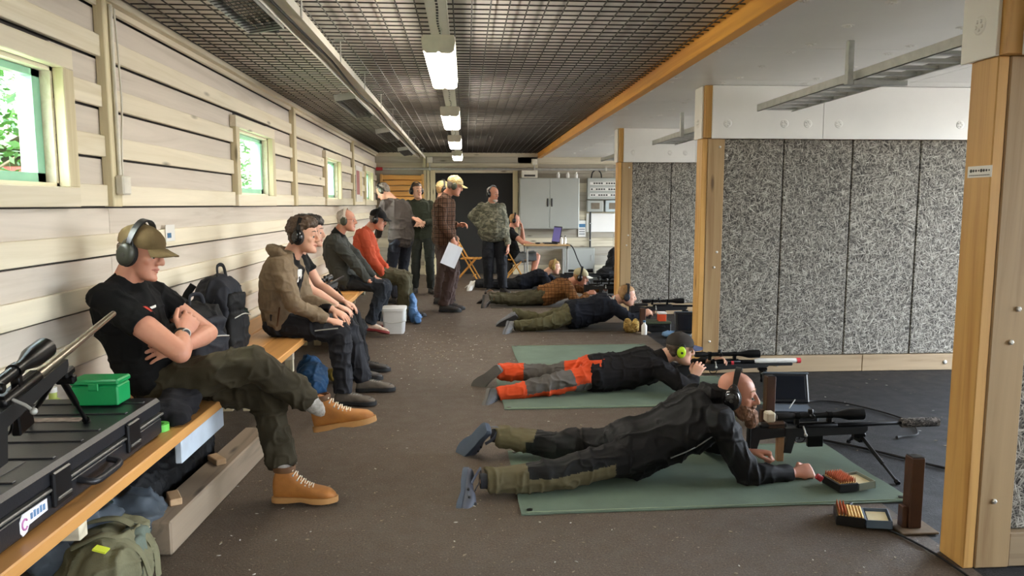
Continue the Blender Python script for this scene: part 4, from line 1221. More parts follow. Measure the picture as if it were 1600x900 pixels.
GREYSH = cloth('grey shorts cotton', '#6e7274', .9, .3)
HB = mat('brown hair', '#4b3a2c', .55, 0, .35, 60, .5, 140); HG = mat('grey hair', '#6b6259', .55, 0, .3, 60, .5, 140); HD = mat('dark hair', '#2b231e', .5, 0, .3, 60, .5, 140); HS = mat('sandy hair', '#9a7447', .55, 0, .3, 60, .5, 140); HW = mat('white grey hair', '#a59d92', .55, 0, .2, 60, .5, 140)
BEARD = mat('ginger grey beard', '#8f6a52', .8, 0, .6, 45, .9, 190)
KHAKI = cloth('khaki cap cotton', '#5f4f33', .9, .3); BLKCAP = cloth('black cap cotton', '#141416', .9, .3); GREYCAP = cloth('grey cap cotton', '#3b3632', .9, .3); NAVYCAP = cloth('blue-grey brim cotton', '#4a5068', .9, .3)
CUPG = mat('dark olive cup', '#33352b', .4, 0, .08); CUPB = mat('glossy black cup', '#111113', .18, 0, .05, coat=.3); CUPO = mat('olive cup', '#3e4230', .45); NEON = mat('lime green cup', '#b4d81e', .4, 0, .05)
SOCKL = mat('pale grey sock', '#9d978e', .95, 0, .4, 40, .5, 200); SOCKD = mat('dark sock', '#23242a', .95)
TANB = mat('tan headband', '#a89257', .6)

def PX(px, py, Y): return W(px, py, Y)
Z1 = V((0, 0, 1))

# ---- 1 man in khaki cap, arms crossed, legs crossed, on the bench
m1 = person('man in khaki cap and black t-shirt with crossed arms on the bench',
  (-1.45, 3.60, .61), PX(198, 441, 3.60), (0, 1, 0), (.08, 1, 0), PX(220, 394, 3.60), (1, -.16, -.26), (.26, 0, 1),
  dict(w=PX(287, 541, 3.52), e=PX(326, 520, 3.80), fd=(-.85, -.5, -.08), dorsal=(.3, -.6, .6), curl=.28, thumb=.3, hs=1.05),
  dict(w=PX(284, 522, 3.53), e=PX(282, 552, 3.33), fd=(.15, .8, .55), dorsal=(.7, -.5, .5), curl=.5, thumb=.3, hs=1.05),
  dict(a=(-.885, 3.56, .10), pole=(1, .1, .5), toe=(1, -.08, 0), sockm=SOCKL, hemup=.085),
  dict(a=PX(506, 643, 3.70), pole=(.2, -.5, 1), toe=(.96, -.05, .16), up=(-.5, 0, 1), sockm=SOCKL, hemup=.10),
  vox=.0062, scale=1.06, skinm=SKINR, top=TEE, bottom=OLIVE, shoes=BOOTS, sleeves='short', arch=(-.06, 0, 0), hair='under', hairm=HB, seed=1.0, topfold=.010, botfold=.013, legwide=1.08, headscale=.96, base=V((-1.45, 3.6, .5)))
build_cap(m1['H'], m1['P'], KHAKI, down=.002); build_muffs(m1['H'], m1['P'], CUPG, BLACKP, over=.018, size=1.2)
# watch on his right wrist
wv = m1['Wr']['R']; dv = (m1['El']['R'] - wv).normalized()
wt = MB(); fr_ = frame(dv, (.7, -.5, .5)); c0 = wv + dv*.015
wt.tube([c0 - dv*.010, c0 + dv*.010], .036, 20); wo = wt.build('watch', BLACKP, m1['P'], 40)
wt = MB(); nrm = V((.75, -.55, .35)).normalized(); wt.lathe([(.021, .024), (.023, .03), (.023, .041), (.019, .044)], c0, nrm, 18); wo2 = wt.build('watch_case', STEEL, wo, 40)
wt = MB(); wt.lathe([(.017, .0441), (.016, .0455)], c0, nrm, 16); wt.build('watch_dial', BLACKP, wo, 40)
# print on the t-shirt
RW = mat('red print', '#b5382c', .6); WP = mat('pale print', '#c9c4bd', .6); sd_ = m1['g']['top']
c_ = PX(244, 486, 3.40); uu = V((.55, .83, 0)); vv_ = V((-.25, .1, 1))
decal(sd_, c_, uu, vv_, [[(-.03, .03), (-.012, .03), (.012, -.03), (-.002, -.03)], [(-.045, .03), (-.034, .03), (-.02, 0), (-.03, 0)]], RW, 'red_print', m1['P'])
decal(sd_, c_, uu, vv_, [[(-.006, .034), (.008, .034), (.03, -.028), (.018, -.028)], [(.0, -.03), (.036, -.028), (.036, -.035), (.0, -.037)]], WP, 'pale_print', m1['P'])
c_ = PX(263, 473, 3.5)
decal(sd_, c_, uu, vv_, [[(-.02, .004), (.02, .012), (.02, .0), (-.02, -.008)]], mat('white tab', '#dcdad5', .6), 'white_tab', m1['P'])
# ---- 2 man in beige hooded jacket
m2 = person('man in beige hooded jacket with glossy black ear defenders on the bench',
  (-1.34, 5.5, .61), PX(455, 400, 5.5), (0, 1, 0), (.06, 1, 0), PX(474, 368, 5.48), (1, -.12, -.08), (.1, 0, 1),
  dict(w=PX(520, 484, 5.55), pole=(-.6, .5, -.6), fd=(.9, -.35, -.45), dorsal=(.2, -.2, 1), curl=.3),
  dict(w=PX(512, 500, 5.33), pole=(-.5, -.6, -.7), fd=(1, .15, -.30), dorsal=(.2, -.25, 1), curl=.28),
  dict(a=(-.80, 5.72, .095), pole=(1, .1, .8), toe=(1, .05, 0), sockm=SOCKD), dict(a=(-.90, 5.33, .095), pole=(1, -.1, .8), toe=(1, -.05, 0), sockm=SOCKD),
  vox=.0068, scale=1.03, top=HOOD, bottom=NAVYP, shoes=HIKE, arch=(-.06, 0, 0), hair='full', hairm=HB, seed=2.0, topfold=.010, botfold=.012, topoff=.006, hem=-.18,
  topm=[HOOD, BLACKJ2], topfn=lambda p, t: 1 if (abs(p.y - 5.50) < .03 + .05*max(0, t) and p.x > -1.27 and -.05 < t < 1.06) else 0)
build_muffs(m2['H'], m2['P'], CUPB, BLACKP, over=.016, size=1.15)
hm = MB(); c = m2['neck']; rr = []
for k, (h, r, dx) in enumerate(((-.05, .10, -.02), (.0, .125, -.035), (.04, .13, -.045), (.07, .115, -.05), (.055, .085, -.03), (.02, .075, -.015))):
    rr.append([c + V((dx + r*.92*math.cos(q)*(1.15 if math.cos(q) < 0 else .72), r*math.sin(q), h + (-.055*math.cos(q) if math.cos(q) > 0 else -.02*math.cos(q)))) for q in (2*math.pi*k_/24 for k_ in range(24))])
hm.rings(rr, False); co, nr, fc = remesh(hm.rings([[p for p in rr[0]], [p*1.0 for p in rr[-1]]], False), .009, 4); co = folds(co, nr, .008, 9, 18, 5); put('hood', co, fc, HOOD, m2['P'])
c_ = PX(488, 427, 5.42)
decal(m2['g']['top'], c_, (.35, .94, 0), (-.2, 0, 1), [[(-.03, .045), (.01, .045), (.032, .02), (.03, -.012), (.016, -.03), (.016, -.006), (.02, .012), (.005, .03), (-.012, .03), (-.012, -.045), (-.03, -.045)], [(.0, .0), (.016, -.006), (.016, -.03), (.0, -.02)]], mat('white tab', '#dcdad5', .6), 'white_print', m2['P'])
m = MB(); m.tube([PX(437, 480, 5.30), PX(433, 510, 5.30)], .006, 6); m.build('pocket_zip', cloth('brown zip', '#5b3f2c'), m2['P'])
m = MB(); m.tube(curve_pts([PX(492, 517, 5.28), PX(508, 515, 5.27), PX(528, 513, 5.27)], 3), .005, 6); m.build('trouser_zip', STEEL, m2['P'])

# ---- man half hidden behind the hooded jacket
m2b = person('man almost hidden behind the man in the beige hooded jacket',
  (-1.40, 6.25, .61), PX(466, 394, 6.25), (0, 1, 0), (0, 1, 0), PX(486, 362, 6.25), (1, 0, -.1), (.1, 0, 1),
  dict(w=PX(536, 470, 6.35), pole=(-.6, .6, -.6), fd=(1, 0, -.5), dorsal=(.2, 0, 1), curl=.4), dict(w=PX(528, 478, 6.08), pole=(-.5, -.6, -.7), fd=(1, .1, -.5), dorsal=(.2, -.2, 1), curl=.4),
  dict(a=(-.90, 6.42, .095), pole=(1, .1, .8), toe=(1, 0, 0)), dict(a=(-.93, 6.1, .095), pole=(1, 0, .8), toe=(1, 0, 0)),
  vox=.010, top=TEE, bottom=DARKP, shoes=DARKSHOE, sleeves='short', arch=(-.05, 0, 0), hair='full', hairm=HD, seed=3.0)

# ---- 3 man in grey-green jacket with glasses
m3 = person('grey-haired man with glasses in a grey-green jacket on the bench',
  (-1.34, 8.42, .61), PX(528, 367, 8.42), (0, 1, 0), (0, 1, 0), PX(541, 344, 8.4), (1, -.06, -.05), (.08, 0, 1),
  dict(w=PX(586, 434, 8.6), pole=(-.6, .5, -.6), fd=(1, -.2, -.5), dorsal=(.2, -.2, 1), curl=.4), dict(w=PX(577, 440, 8.2), pole=(-.5, -.6, -.7), fd=(1, .2, -.35), dorsal=(.2, -.2, 1), curl=.35),
  dict(a=(-1.04, 8.78, .095), pole=(1, .1, .8), toe=(1, .1, 0)), dict(a=PX(578, 505, 8.2), pole=(1, -.1, .8), toe=(1, -.25, -.12), up=(.1, .35, 1), sockm=SOCKD),
  vox=.0085, scale=1.02, skinm=SKINR, top=GJACK, bottom=JEANS, shoes=REDSHOE, arch=(-.05, 0, 0), hair='receding', hairm=HW, seed=4.0, topoff=.012, topfold=.012, botfold=.011, collar=cloth('black collar', '#151515'), hem=-.2)
build_muffs(m3['H'], m3['P'], CUPO, mat('white band', '#cfc8bd', .5), over=.004)
def glasses(mm, rim):
    T = mm['T']; g = MB()
    for sg in (-1, 1):
        g.tube([T(sg*.055, .075, .012), T(sg*.08, -.01, .008)], .0022, 6)
        g.tube([T(sg*.03 + .022*math.cos(a), .098 - .01*abs(math.cos(a)), .002 + .016*math.sin(a)) for a in (k*math.pi/6 for k in range(13))], .0016, 5)
    g.tube([T(-.01, .1, .006), T(.01, .1, .006)], .002, 5); g.build('glasses', rim, mm['P'], 60)
glasses(m3, mat('red-brown rim', '#8a2f24', .4))

# ---- 4 man in orange fleece and black cap
m4 = person('man in orange fleece and black cap sitting at the far end of the bench',
  (-1.20, 9.40, .61), PX(575, 359, 9.40), (0, 1, 0), (0, 1, 0), PX(590, 343, 9.38), (1, -.1, -.28), (.28, 0, 1),
  dict(w=PX(607, 424, 9.5), pole=(-.6, .5, -.6), fd=(1, -.4, -.4), dorsal=(.2, -.2, 1), curl=.5), dict(w=PX(600, 430, 9.22), pole=(-.5, -.6, -.7), fd=(1, .4, -.3), dorsal=(.2, -.2, 1), curl=.5),
  dict(a=(-.76, 9.62, .095), pole=(1, .1, .8), toe=(1, 0, 0)), dict(a=(-.80, 9.24, .095), pole=(1, -.1, .8), toe=(1, -.1, 0)),
  vox=.0088, scale=1.02, skinm=SKINR, top=ORANGE, bottom=OLIVE3, shoes=DARKSHOE, arch=(-.07, 0, 0), hair='under', hairm=HG, seed=5.0, topfold=.010, botfold=.011, topoff=.006, legwide=1.1)
build_cap(m4['H'], m4['P'], BLKCAP); build_muffs(m4['H'], m4['P'], CUPB, BLACKP, over=.012)
m = MB(); T = m4['T']; m.ell(T(0, .072, -.098), (.034, .02, .018), m4['H'].to_3x3(), 12, 8); m.build('beard', HW, m4['P'], 60)

# ---- 5 standing man in grey softshell, bending forward
m5 = person('standing man in grey softshell jacket bending towards the wall and pointing',
  (-.95, 10.95, .95), PX(614, 313, 10.98), (-.75, -.66, 0), (-.8, -.6, .05), PX(599, 299, 11.0), (-.75, .25, -.62), (-.45, .3, .8),
  dict(w=PX(590, 372, 11.2), pole=(-.4, -.8, -.4), fd=(-.4, .8, -.4), dorsal=(-.6, -.5, .4), curl=.5), dict(w=PX(646, 341, 10.95), pole=(.2, .5, -.8), fd=(.8, .1, -.35), dorsal=(.1, -.6, .8), curl=.3),
  dict(a=(-1.03, 10.86, .095), pole=(-.6, .8, .2), toe=(-.6, .8, 0)), dict(a=(-.86, 11.05, .095), pole=(-.6, .8, .2), toe=(-.5, .8, 0)),
  vox=.0095, scale=1.03, top=GREYJ, bottom=cloth('dark blue jeans', '#23262f', .85, .3), shoes=DARKSHOE, hair='short', hairm=HG, seed=6.0, topoff=.014, topfold=.012, hem=-.2, arch=(.05, .0, 0))
build_muffs(m5['H'], m5['P'], CUPO, BLACKP, over=.004)

# ---- 6 standing man in dark green sweater
m6 = person('standing man in dark green sweater with large black ear defenders by the shutter',
  (-.70, 12.25, .96), PX(654, 313, 12.25), (1, -.1, 0), (.98, .2, 0), PX(651, 298, 12.2), (.55, -.85, -.02), (0, 0, 1),
  dict(w=PX(662, 348, 12.02), pole=(.7, .5, -.5), fd=(-.8, -.4, .1), dorsal=(.1, -.6, .7), curl=.5), dict(w=PX(648, 352, 12.0), pole=(-.8, .5, -.4), fd=(.8, -.4, .1), dorsal=(-.1, -.6, .7), curl=.5),
  dict(a=(-.58, 12.2, .095), pole=(0, -1, 0), toe=(.4, -1, 0)), dict(a=(-.84, 12.22, .095), pole=(0, -1, 0), toe=(-.25, -1, 0)),
  vox=.0095, scale=1.03, top=GREEN, bottom=cloth('green-black trousers', '#2b2d28', .85, .25), shoes=DARKSHOE, hair='short', hairm=HB, seed=7.0, topoff=.008, topfold=.009)
build_muffs(m6['H'], m6['P'], CUPB, BLACKP, over=.01, size=1.1)

# ---- 7 standing man in brown plaid jacket with camouflage cap, sheet of paper in hand
m7 = person('standing man in brown plaid jacket and tan camouflage cap holding white paper',
  (-.27, 10.08, .97), PX(697, 306, 10.06), (.05, 1, 0), (.1, 1, 0), PX(710, 290, 10.02), (1, .12, -.35), (.32, 0, 1),
  dict(w=PX(716, 352, 10.25), pole=(-.7, .4, -.6), fd=(.9, -.3, .1), dorsal=(0, .6, .7), curl=.6), dict(w=PX(708, 374, 9.84), pole=(-1, -.2, 0), fd=(.1, .05, -1), dorsal=(.1, -1, 0), curl=.7),
  dict(a=(-.26, 10.22, .095), pole=(1, 0, .1), toe=(1, .1, 0)), dict(a=(-.31, 10.03, .095), pole=(1, 0, .1), toe=(1, -.1, 0)),
  vox=.0092, scale=1.04, skinm=SKINR, top=PLAIDB, bottom=cloth('brown hunting trousers', '#3d2d28', .85, .25), shoes=DARKSHOE, hair='under', hairm=HG, seed=8.0, topoff=.016, topfold=.011, botfold=.012, hem=-.3, arch=(-.03, 0, 0), legwide=1.18)
build_cap(m7['H'], m7['P'], CAMOC); build_muffs(m7['H'], m7['P'], CUPO, TANB, over=-.005, band=False)

# ---- man hidden behind the plaid jacket, only his head in view
m7b = person('man hidden behind the plaid jacket with only his beige-capped head showing',
  (-.36, 10.95, .95), PX(689, 312, 10.95), (-.2, 1, 0), (-.2, 1, 0), PX(692, 296, 10.95), (1, .3, -.1), (.1, 0, 1),
  dict(w=(-.2, 11.2, 1.0), pole=(-.7, .4, -.6), fd=(.5, 0, -1), dorsal=(0, 1, 0)), dict(w=(-.3, 10.68, .85), pole=(-1, 0, 0), fd=(0, 0, -1), dorsal=(0, -1, 0)),
  dict(a=(-.40, 11.1, .095), pole=(1, 0, .1), toe=(1, .1, 0)), dict(a=(-.42, 10.85, .095), pole=(1, 0, .1), toe=(1, 0, 0)),
  vox=.011, top=PLAIDD, bottom=cloth('brown hunting trousers', '#3d2d28', .85, .25), shoes=DARKSHOE, hair='under', hairm=HS, seed=9.0)
build_cap(m7b['H'], m7b['P'], CAMOC); build_muffs(m7b['H'], m7b['P'], CUPB, BLACKP, over=.012)

# ---- 8 stout man in camouflage shirt, hand on hip
m8 = person('stout grey-bearded man in camouflage shirt with a hand on his hip',
  (.46, 12.15, .95), PX(768, 318, 12.15), (1, .1, 0), (.95, .3, 0), PX(770, 303, 12.1), (.75, -.7, -.12), (.08, -.05, 1),
  dict(w=PX(794, 384, 12.05), pole=(.6, .6, -.1), fd=(0, -.2, -1), dorsal=(1, -.2, 0), curl=.4), dict(w=PX(757, 362, 12.0), e=PX(737, 338, 12.15), fd=(.6, .6, -.4), dorsal=(-.5, -.6, .6), curl=.4),
  dict(a=(.60, 12.1, .095), pole=(0, -1, 0), toe=(.45, -1, 0)), dict(a=(.36, 12.13, .095), pole=(0, -1, 0), toe=(-.1, -1, 0)),
  vox=.0092, scale=1.0, skinm=SKINR, top=CAMO, bottom=cloth('black track trousers', '#17181d', .8, .15), shoes=DARKSHOE, hair='receding', hairm=HG, seed=10.0, belly=.12, topoff=.018, topfold=.010, girth=1.12, hem=-.2, legwide=1.25)
m = MB(); T = m8['T']; m.ell(T(0, .066, -.100), (.050, .034, .030), m8['H'].to_3x3(), 14, 9); m.build('beard', HW, m8['P'], 60)
build_muffs(m8['H'], m8['P'], CUPB, BLACKP, over=.004)

# ---- 9 man in black t-shirt seated at the table
m9 = person('man in black t-shirt and grey shorts sitting at the far table',
  PX(803, 402, 13.75), PX(799, 358, 13.75), (0, 1, 0), (0, 1, 0), PX(804, 344, 13.72), (1, -.05, -.15), (.15, 0, 1),
  dict(w=PX(816, 357, 13.9), e=PX(817, 378, 14.0), fd=(-.2, -.2, 1), dorsal=(1, 0, .1), curl=.7), dict(w=PX(838, 384, 13.5), pole=(-.3, -.6, -.8), fd=(1, .1, -.05), dorsal=(0, -.1, 1), curl=.3),
  dict(a=(1.25, 13.95, .095), pole=(1, .1, .8), toe=(1, 0, 0)), dict(a=(1.2, 13.62, .095), pole=(1, 0, .8), toe=(1, 0, 0)),
  vox=.0095, scale=1.0, skinm=SKINR, top=TEE, bottom=GREYSH, shoes=GREYSHOE, sleeves='short', shorts=True, arch=(-.06, 0, 0), hair='receding', hairm=HS, seed=11.0, belly=.03)
build_muffs(m9['H'], m9['P'], CUPB, BLACKP, over=.004)

# ---- prone shooters
# S1: bald bearded man in black softshell
BLKTR = cloth('black stretch trousers', '#100f0f', .75, .15); OLIVP = cloth('olive reinforced patches', '#5c543d', .85, .3)
def pants1(sd, u, off):
    if u > 1.42: return 1
    if sd == 'R' and off.y < -.02 and off.z < .012 and u > .35: return 1
    if sd == 'L' and u > 1.3 and off.z > .02: return 1
    return 0
s1 = person('bald bearded shooter in black jacket lying prone on the nearest green mat',
  (.87, 3.86, .135), (1.345, 3.86, .395), (-.12, 1, 0), (-.08, 1, .1), PX(1150, 616, 3.84), (1, -.50, -.08), (.05, 0, 1),
  dict(w=(1.60, 3.97, .065), e=(1.42, 4.14, .07), fd=(.9, -.4, .0), dorsal=(.2, .1, 1), curl=1.25, thumb=1.0), dict(w=PX(1240, 739, 3.70), e=PX(1168, 742, 3.66), fd=(1, .10, .08), dorsal=(-.1, -.65, .75), curl=1.3, thumb=1.0),
  dict(a=PX(768, 680, 4.18), prone=1, pole=(0, .2, -1), toe=(-.45, .35, -.55), up=(.75, -.1, .35), sockm=SOCKD, hemup=.03), dict(a=PX(750, 752, 3.58), prone=1, pole=(0, -.3, -1), toe=(-.12, -.62, -.55), up=(1, -.1, .15), sockm=SOCKD, hemup=.03),
  vox=.0062, scale=1.04, skinm=SKINR, top=BLACKJ, bottom=BLKTR, pantm=[BLKTR, OLIVP], pantfn=pants1, shoes=CROC, arch=(-.0, 0, -.035), seed=12.0, topfold=.013, botfold=.012, topoff=.012, hem=-.2, hairm=HS, brows=True, base=V((.87, 3.86, 0)))
build_muffs(s1['H'], s1['P'], CUPB, mat('black olive band', '#1c1d1a', .5), over=.004, tilt=-.05, size=1.25)
bm_ = MB(); T = s1['T']; R3 = s1['H'].to_3x3()
for (x, y, z, a, b, c) in ((0, .086, -.100, .046, .036, .040), (0, .090, -.124, .042, .036, .032), (0, .088, -.142, .032, .030, .024), (.050, .052, -.080, .022, .040, .042), (-.050, .052, -.080, .022, .040, .042), (.060, .02, -.055, .016, .026, .038), (-.060, .02, -.055, .016, .026, .038), (.020, .096, -.047, .020, .011, .008), (-.020, .096, -.047, .020, .011, .008), (.034, .078, -.080, .018, .024, .030), (-.034, .078, -.080, .018, .024, .030)):
    bm_.ell(T(x, y, z), (a, b, c), R3, 12, 8)
co, nr, fc = remesh(bm_, .0045, 3, .4)
for i in range(len(co)):
    p = V(co[i]); co[i] += nr[i]*(.006*noise.noise(V((p.x*130, p.y*130, p.z*30))) + .0035*noise.noise(V((p.x*240, p.y*240, p.z*70))))
put('beard', co, fc, BEARD, s1['P'])
hd = MB()
nb = s1['neck']
for (dx, dy, dz, a, b, c) in ((-.03, 0, .045, .07, .115, .045), (.03, -.06, .03, .05, .05, .05), (.03, .07, .03, .05, .05, .05), (-.06, 0, .03, .08, .10, .04), (.065, -.045, .0, .04, .045, .05), (.065, .05, .0, .04, .045, .05)): hd.ell(nb + V((dx, dy, dz)), (a, b, c), None, 14, 9)
co, nr, fc = remesh(hd, .007, 4, .5); co = folds(co, nr, .012, 9, 20, 7); put('hood', co, fc, BLACKJ, s1['P'])
# seams and belt
m = MB(); m.tube(curve_pts([PX(1048, 716, 3.66), PX(1085, 700, 3.665), PX(1122, 676, 3.67)], 4), .0035, 6); m.build('reflective_seam', mat('grey reflective piping', '#6d6d70', .4), s1['P'])

# S2: man in cap with orange trousers
ORT = cloth('bright orange panels', '#c9481f', .8, .25); GRT = cloth('grey stretch panels', '#57534f', .85, .2)
def pants2(sd, u, off):
    if u > 1.45: return 0
    if u < .52: return 0 if off.z > -.02 else 1
    if sd == 'R' and off.z < -.02: return 0
    return 1
s2 = person('shooter in dark cap and bright orange trousers lying on the second mat',
  (1.00, 5.70, .135), PX(1030, 562, 5.70), (-.1, 1, 0), (-.05, 1, .05), PX(1062, 545, 5.66), (1, -.05, -.12), (.1, 0, 1),
  dict(w=(1.93, 5.72, .20), e=(1.74, 5.92, .07), fd=(.9, -.3, .3), dorsal=(.1, .5, .7), curl=.7), dict(w=PX(1083, 590, 5.52), e=PX(1076, 608, 5.40), fd=(.55, .3, .75), dorsal=(-.3, -.8, .5), curl=.45),
  dict(a=PX(778, 580, 5.86), prone=1, pole=(0, .2, -1), toe=(-.5, .2, -.45), up=(.7, 0, .5), sockm=SOCKD), dict(a=PX(778, 618, 5.44), prone=1, pole=(0, -.3, -1), toe=(-.15, -.75, -.3), up=(1, -.1, .15), sockm=SOCKD),
  vox=.0072, scale=1.03, top=BLACKJ2, bottom=GRT, pantm=[ORT, GRT], pantfn=pants2, shoes=('shoe', (mat('slate suede', '#4d5157', .8, 0, .2, 20), mat('grey tread sole', '#5c5a55', .8), mat('dark lace', '#1b1b1b', .8))), arch=(0, 0, -.03), seed=13.0, topfold=.012, botfold=.014, topoff=.012, hem=-.18, hair='under', hairm=HB, base=V((1.0, 5.7, 0)), collar=BLACKJ2)
build_cap(s2['H'], s2['P'], GREYCAP, NAVYCAP); build_muffs(s2['H'], s2['P'], NEON, BLACKP, over=.0, band=False)

# S3 navy fleece, olive trousers
s3 = person('shooter in navy fleece and olive trousers lying beside the third post',
  PX(893, 491, 8.62), PX(958, 471, 8.66), (-.1, 1, 0), (-.05, 1, .05), PX(979, 462, 8.64), (1, -.04, -.15), (.12, 0, 1),
  dict(w=(2.12, 8.72, .18), e=(1.98, 8.88, .08), fd=(.9, -.2, .2), dorsal=(0, .5, .8), curl=.7), dict(w=PX(1003, 492, 8.45), e=PX(983, 498, 8.42), fd=(.8, .1, .3), dorsal=(-.2, -.6, .7), curl=.7),
  dict(a=PX(800, 490, 8.80), prone=1, pole=(0, .2, -1), toe=(-.6, .25, -.4), up=(.6, 0, .6)), dict(a=PX(803, 509, 8.42), prone=1, pole=(0, -.3, -1), toe=(-.2, -.7, -.35), up=(1, -.1, .15)),
  vox=.0088, scale=1.03, girth=1.18, skinm=SKINF, top=NAVY, bottom=OLIVE2, shoes=GREYSHOE, arch=(0, 0, -.03), seed=14.0, topfold=.012, botfold=.014, topoff=.010, hair='short', hairm=HS, base=V((1.2, 8.62, 0)))
build_muffs(s3['H'], s3['P'], mat('blue-black cup', '#232b3a', .4), BLACKP, over=.006)

# S4 tan check shirt, white cap
s4 = person('shooter in tan check shirt and pale cap lying at the fourth place',
  PX(848, 463, 10.68), PX(889, 443, 10.72), (-.1, 1, 0), (-.05, 1, .05), PX(907, 433, 10.70), (1, -.15, -.22), (.2, 0, 1),
  dict(w=PX(940, 452, 10.8), pole=(-.3, .6, -1), fd=(.9, -.2, .1), dorsal=(0, .5, .8), curl=.7), dict(w=PX(918, 458, 10.55), pole=(-.2, -.7, -1), fd=(.8, .1, .1), dorsal=(-.2, -.6, .7), curl=.7),
  dict(a=PX(764, 462, 10.88), prone=1, pole=(0, .2, -1), toe=(-.5, .3, -.4), up=(.6, 0, .6)), dict(a=PX(764, 467, 10.55), prone=1, pole=(0, -.3, -1), toe=(-.1, -.65, -.5), up=(1, -.1, .15)),
  vox=.010, scale=1.05, skinm=SKINR, top=PLAIDT, bottom=OLIVE3, shoes=('boot', (mat('dark brown leather', '#3a302a', .6, 0, .2, 14), RUBBER, mat('dark lace', '#1b1b1b', .8))), arch=(0, 0, -.02), seed=15.0, topfold=.014, botfold=.014, topoff=.016, hair='under', hairm=HS, base=V((1.1, 10.7, 0)))
build_cap(s4['H'], s4['P'], cloth('pale camouflage cotton', '#b9b08e', .9), cloth('white cap peak', '#d6d4cc', .9)); build_muffs(s4['H'], s4['P'], CUPB, BLACKP, over=.014)

# S5 navy jacket, far
s5 = person('farthest prone shooter in navy jacket in front of the table',
  PX(812, 443, 12.78), PX(852, 427, 12.80), (-.1, 1, 0), (-.05, 1, .05), PX(866, 417, 12.78), (1, -.15, -.2), (.2, 0, 1),
  dict(w=PX(890, 436, 12.9), pole=(-.3, .6, -1), fd=(.9, -.2, .1), dorsal=(0, .5, .8), curl=.7), dict(w=PX(878, 441, 12.62), pole=(-.2, -.7, -1), fd=(.8, .1, .1), dorsal=(-.2, -.6, .7), curl=.7),
  dict(a=PX(741, 441, 12.95), prone=1, pole=(0, .2, -1), toe=(-.5, .3, -.4), up=(.6, 0, .6)), dict(a=PX(742, 444, 12.66), prone=1, pole=(0, -.3, -1), toe=(-.2, -.7, -.4), up=(1, -.1, .15)),
  vox=.011, scale=1.0, skinm=SKINF, top=NAVY, bottom=DARKP, shoes=WHITESHOE, arch=(0, 0, -.02), seed=16.0, topfold=.012, topoff=.010, hair='short', hairm=HS, base=V((.95, 12.8, 0)))
build_muffs(s5['H'], s5['P'], mat('tan cup', '#9a7d3c', .5), TANB, over=.006)

decal(s3['g']['top'], PX(958, 462, 8.6), (.9, .1, .35), (0, 1, 0), [[(-.06, -.02), (.02, -.02), (.02, .02), (-.06, .02)]], mat('white tab', '#dcdad5', .6), 'white_print', s3['P'])
# ------------------------------------------------------------ benches along the left wall
def superell(mb, ctr, rad, R=None, e=.45, nu=24, nv=14):
    ctr = V(ctr); sg = lambda v, p: math.copysign(abs(v)**p, v); rr = []
    for i in range(nv + 1):
        a = -math.pi/2 + math.pi*(i + .02*(nv/2 - i)/nv)/nv; a = max(-1.55, min(1.55, a))
        ring = []
        for k in range(nu):
            t = 2*math.pi*k/nu
            q = V((rad[0]*sg(math.cos(a), e)*sg(math.cos(t), e), rad[1]*sg(math.cos(a), e)*sg(math.sin(t), e), rad[2]*sg(math.sin(a), e)))
            ring.append(ctr + (R @ q if R is not None else q))
        rr.append(ring)
    mb.rings(rr); return mb
BZ = .5
GB = 'benches along the left wall'
for i, (y0, y1, x1, lb) in enumerate(((1.1, 3.74, -1.20, 'nearest pine bench with the black gun case lying on it'), (3.76, 7.96, -1.16, 'middle pine bench where the man in the beige jacket sits'), (8.0, 10.1, -1.17, 'far pine bench where the man in orange sits'))):
    bn = thing('pine_bench', lb, 'bench', (-1.5, y0, 0), 0, GB)
    n = 3; w = (x1 - (XL + .03)) / n
    for k in range(n):
        xa = XL + .03 + k*w
        p = MB(); p.box(xa + .003, xa + w - .003, y0, y1, BZ - .045, BZ, .005); p.build('seat_plank', BENCHW, bn)
    for y in np.arange(y0 + .25, y1, (y1 - y0 - .5) / max(1, round((y1 - y0) / 1.3))):
        p = MB(); p.box(XL + .06, x1 - .06, y - .025, y + .025, BZ - .14, BZ - .046, .004); br = p.build('cross_bearer', PALEX, bn)
        for x in (XL + .1, x1 - .42):
            p = MB(); p.box(x, x + .07, y - .022, y + .022, 0, BZ - .141, .004); p.build('leg', PALEZ, bn)
p = MB(); p.box(-1.245, -1.215, 3.15, 3.70, BZ - .15, BZ - .047, .004); p.build('front_board', mat('daylit bluish board', '#b9c4cf', .5), bpy.data.objects['pine_bench'])  # blue-white colour carries the daylight falling on this board
# timber lying under the near bench with two offcuts on it
tb = thing('weathered_timber', 'weathered grey timber lying on the floor under the near bench', 'timber', (-1.3, 3.6, 0))
TIMB = wood('weathered timber', '#8d7c68', '#685a4a', 'Y', .8, True, 14, 1.2, .05)
Mt = Matrix.Translation((-1.262, 3.74, 0)) @ Matrix.Rotation(math.radians(-2.5), 4, 'Z')
p = MB(); p.box(-.07, .07, -.72, .60, 0.002, .148, .008, Mt); p.build('beam', TIMB, tb)
for i, (y, lb, r) in enumerate(((-.5, 'small pine offcut on the near end of the weathered timber', .5), (.0, 'small pine offcut on the middle of the weathered timber', .7))):
    oc = thing('wood_offcut', lb, 'wood offcut', Mt @ V((0, y, .148)), 0, 'offcuts on the timber')
    p = MB(); p.obox(Mt @ V((-.01, y, .148 + .0155)), (.05, .12, .03), Matrix.Rotation(r, 3, 'Z'), .004); p.build('block', wood('pale offcut pine', '#bb9c78', '#9c7c58', 'Y', .6, False), oc)

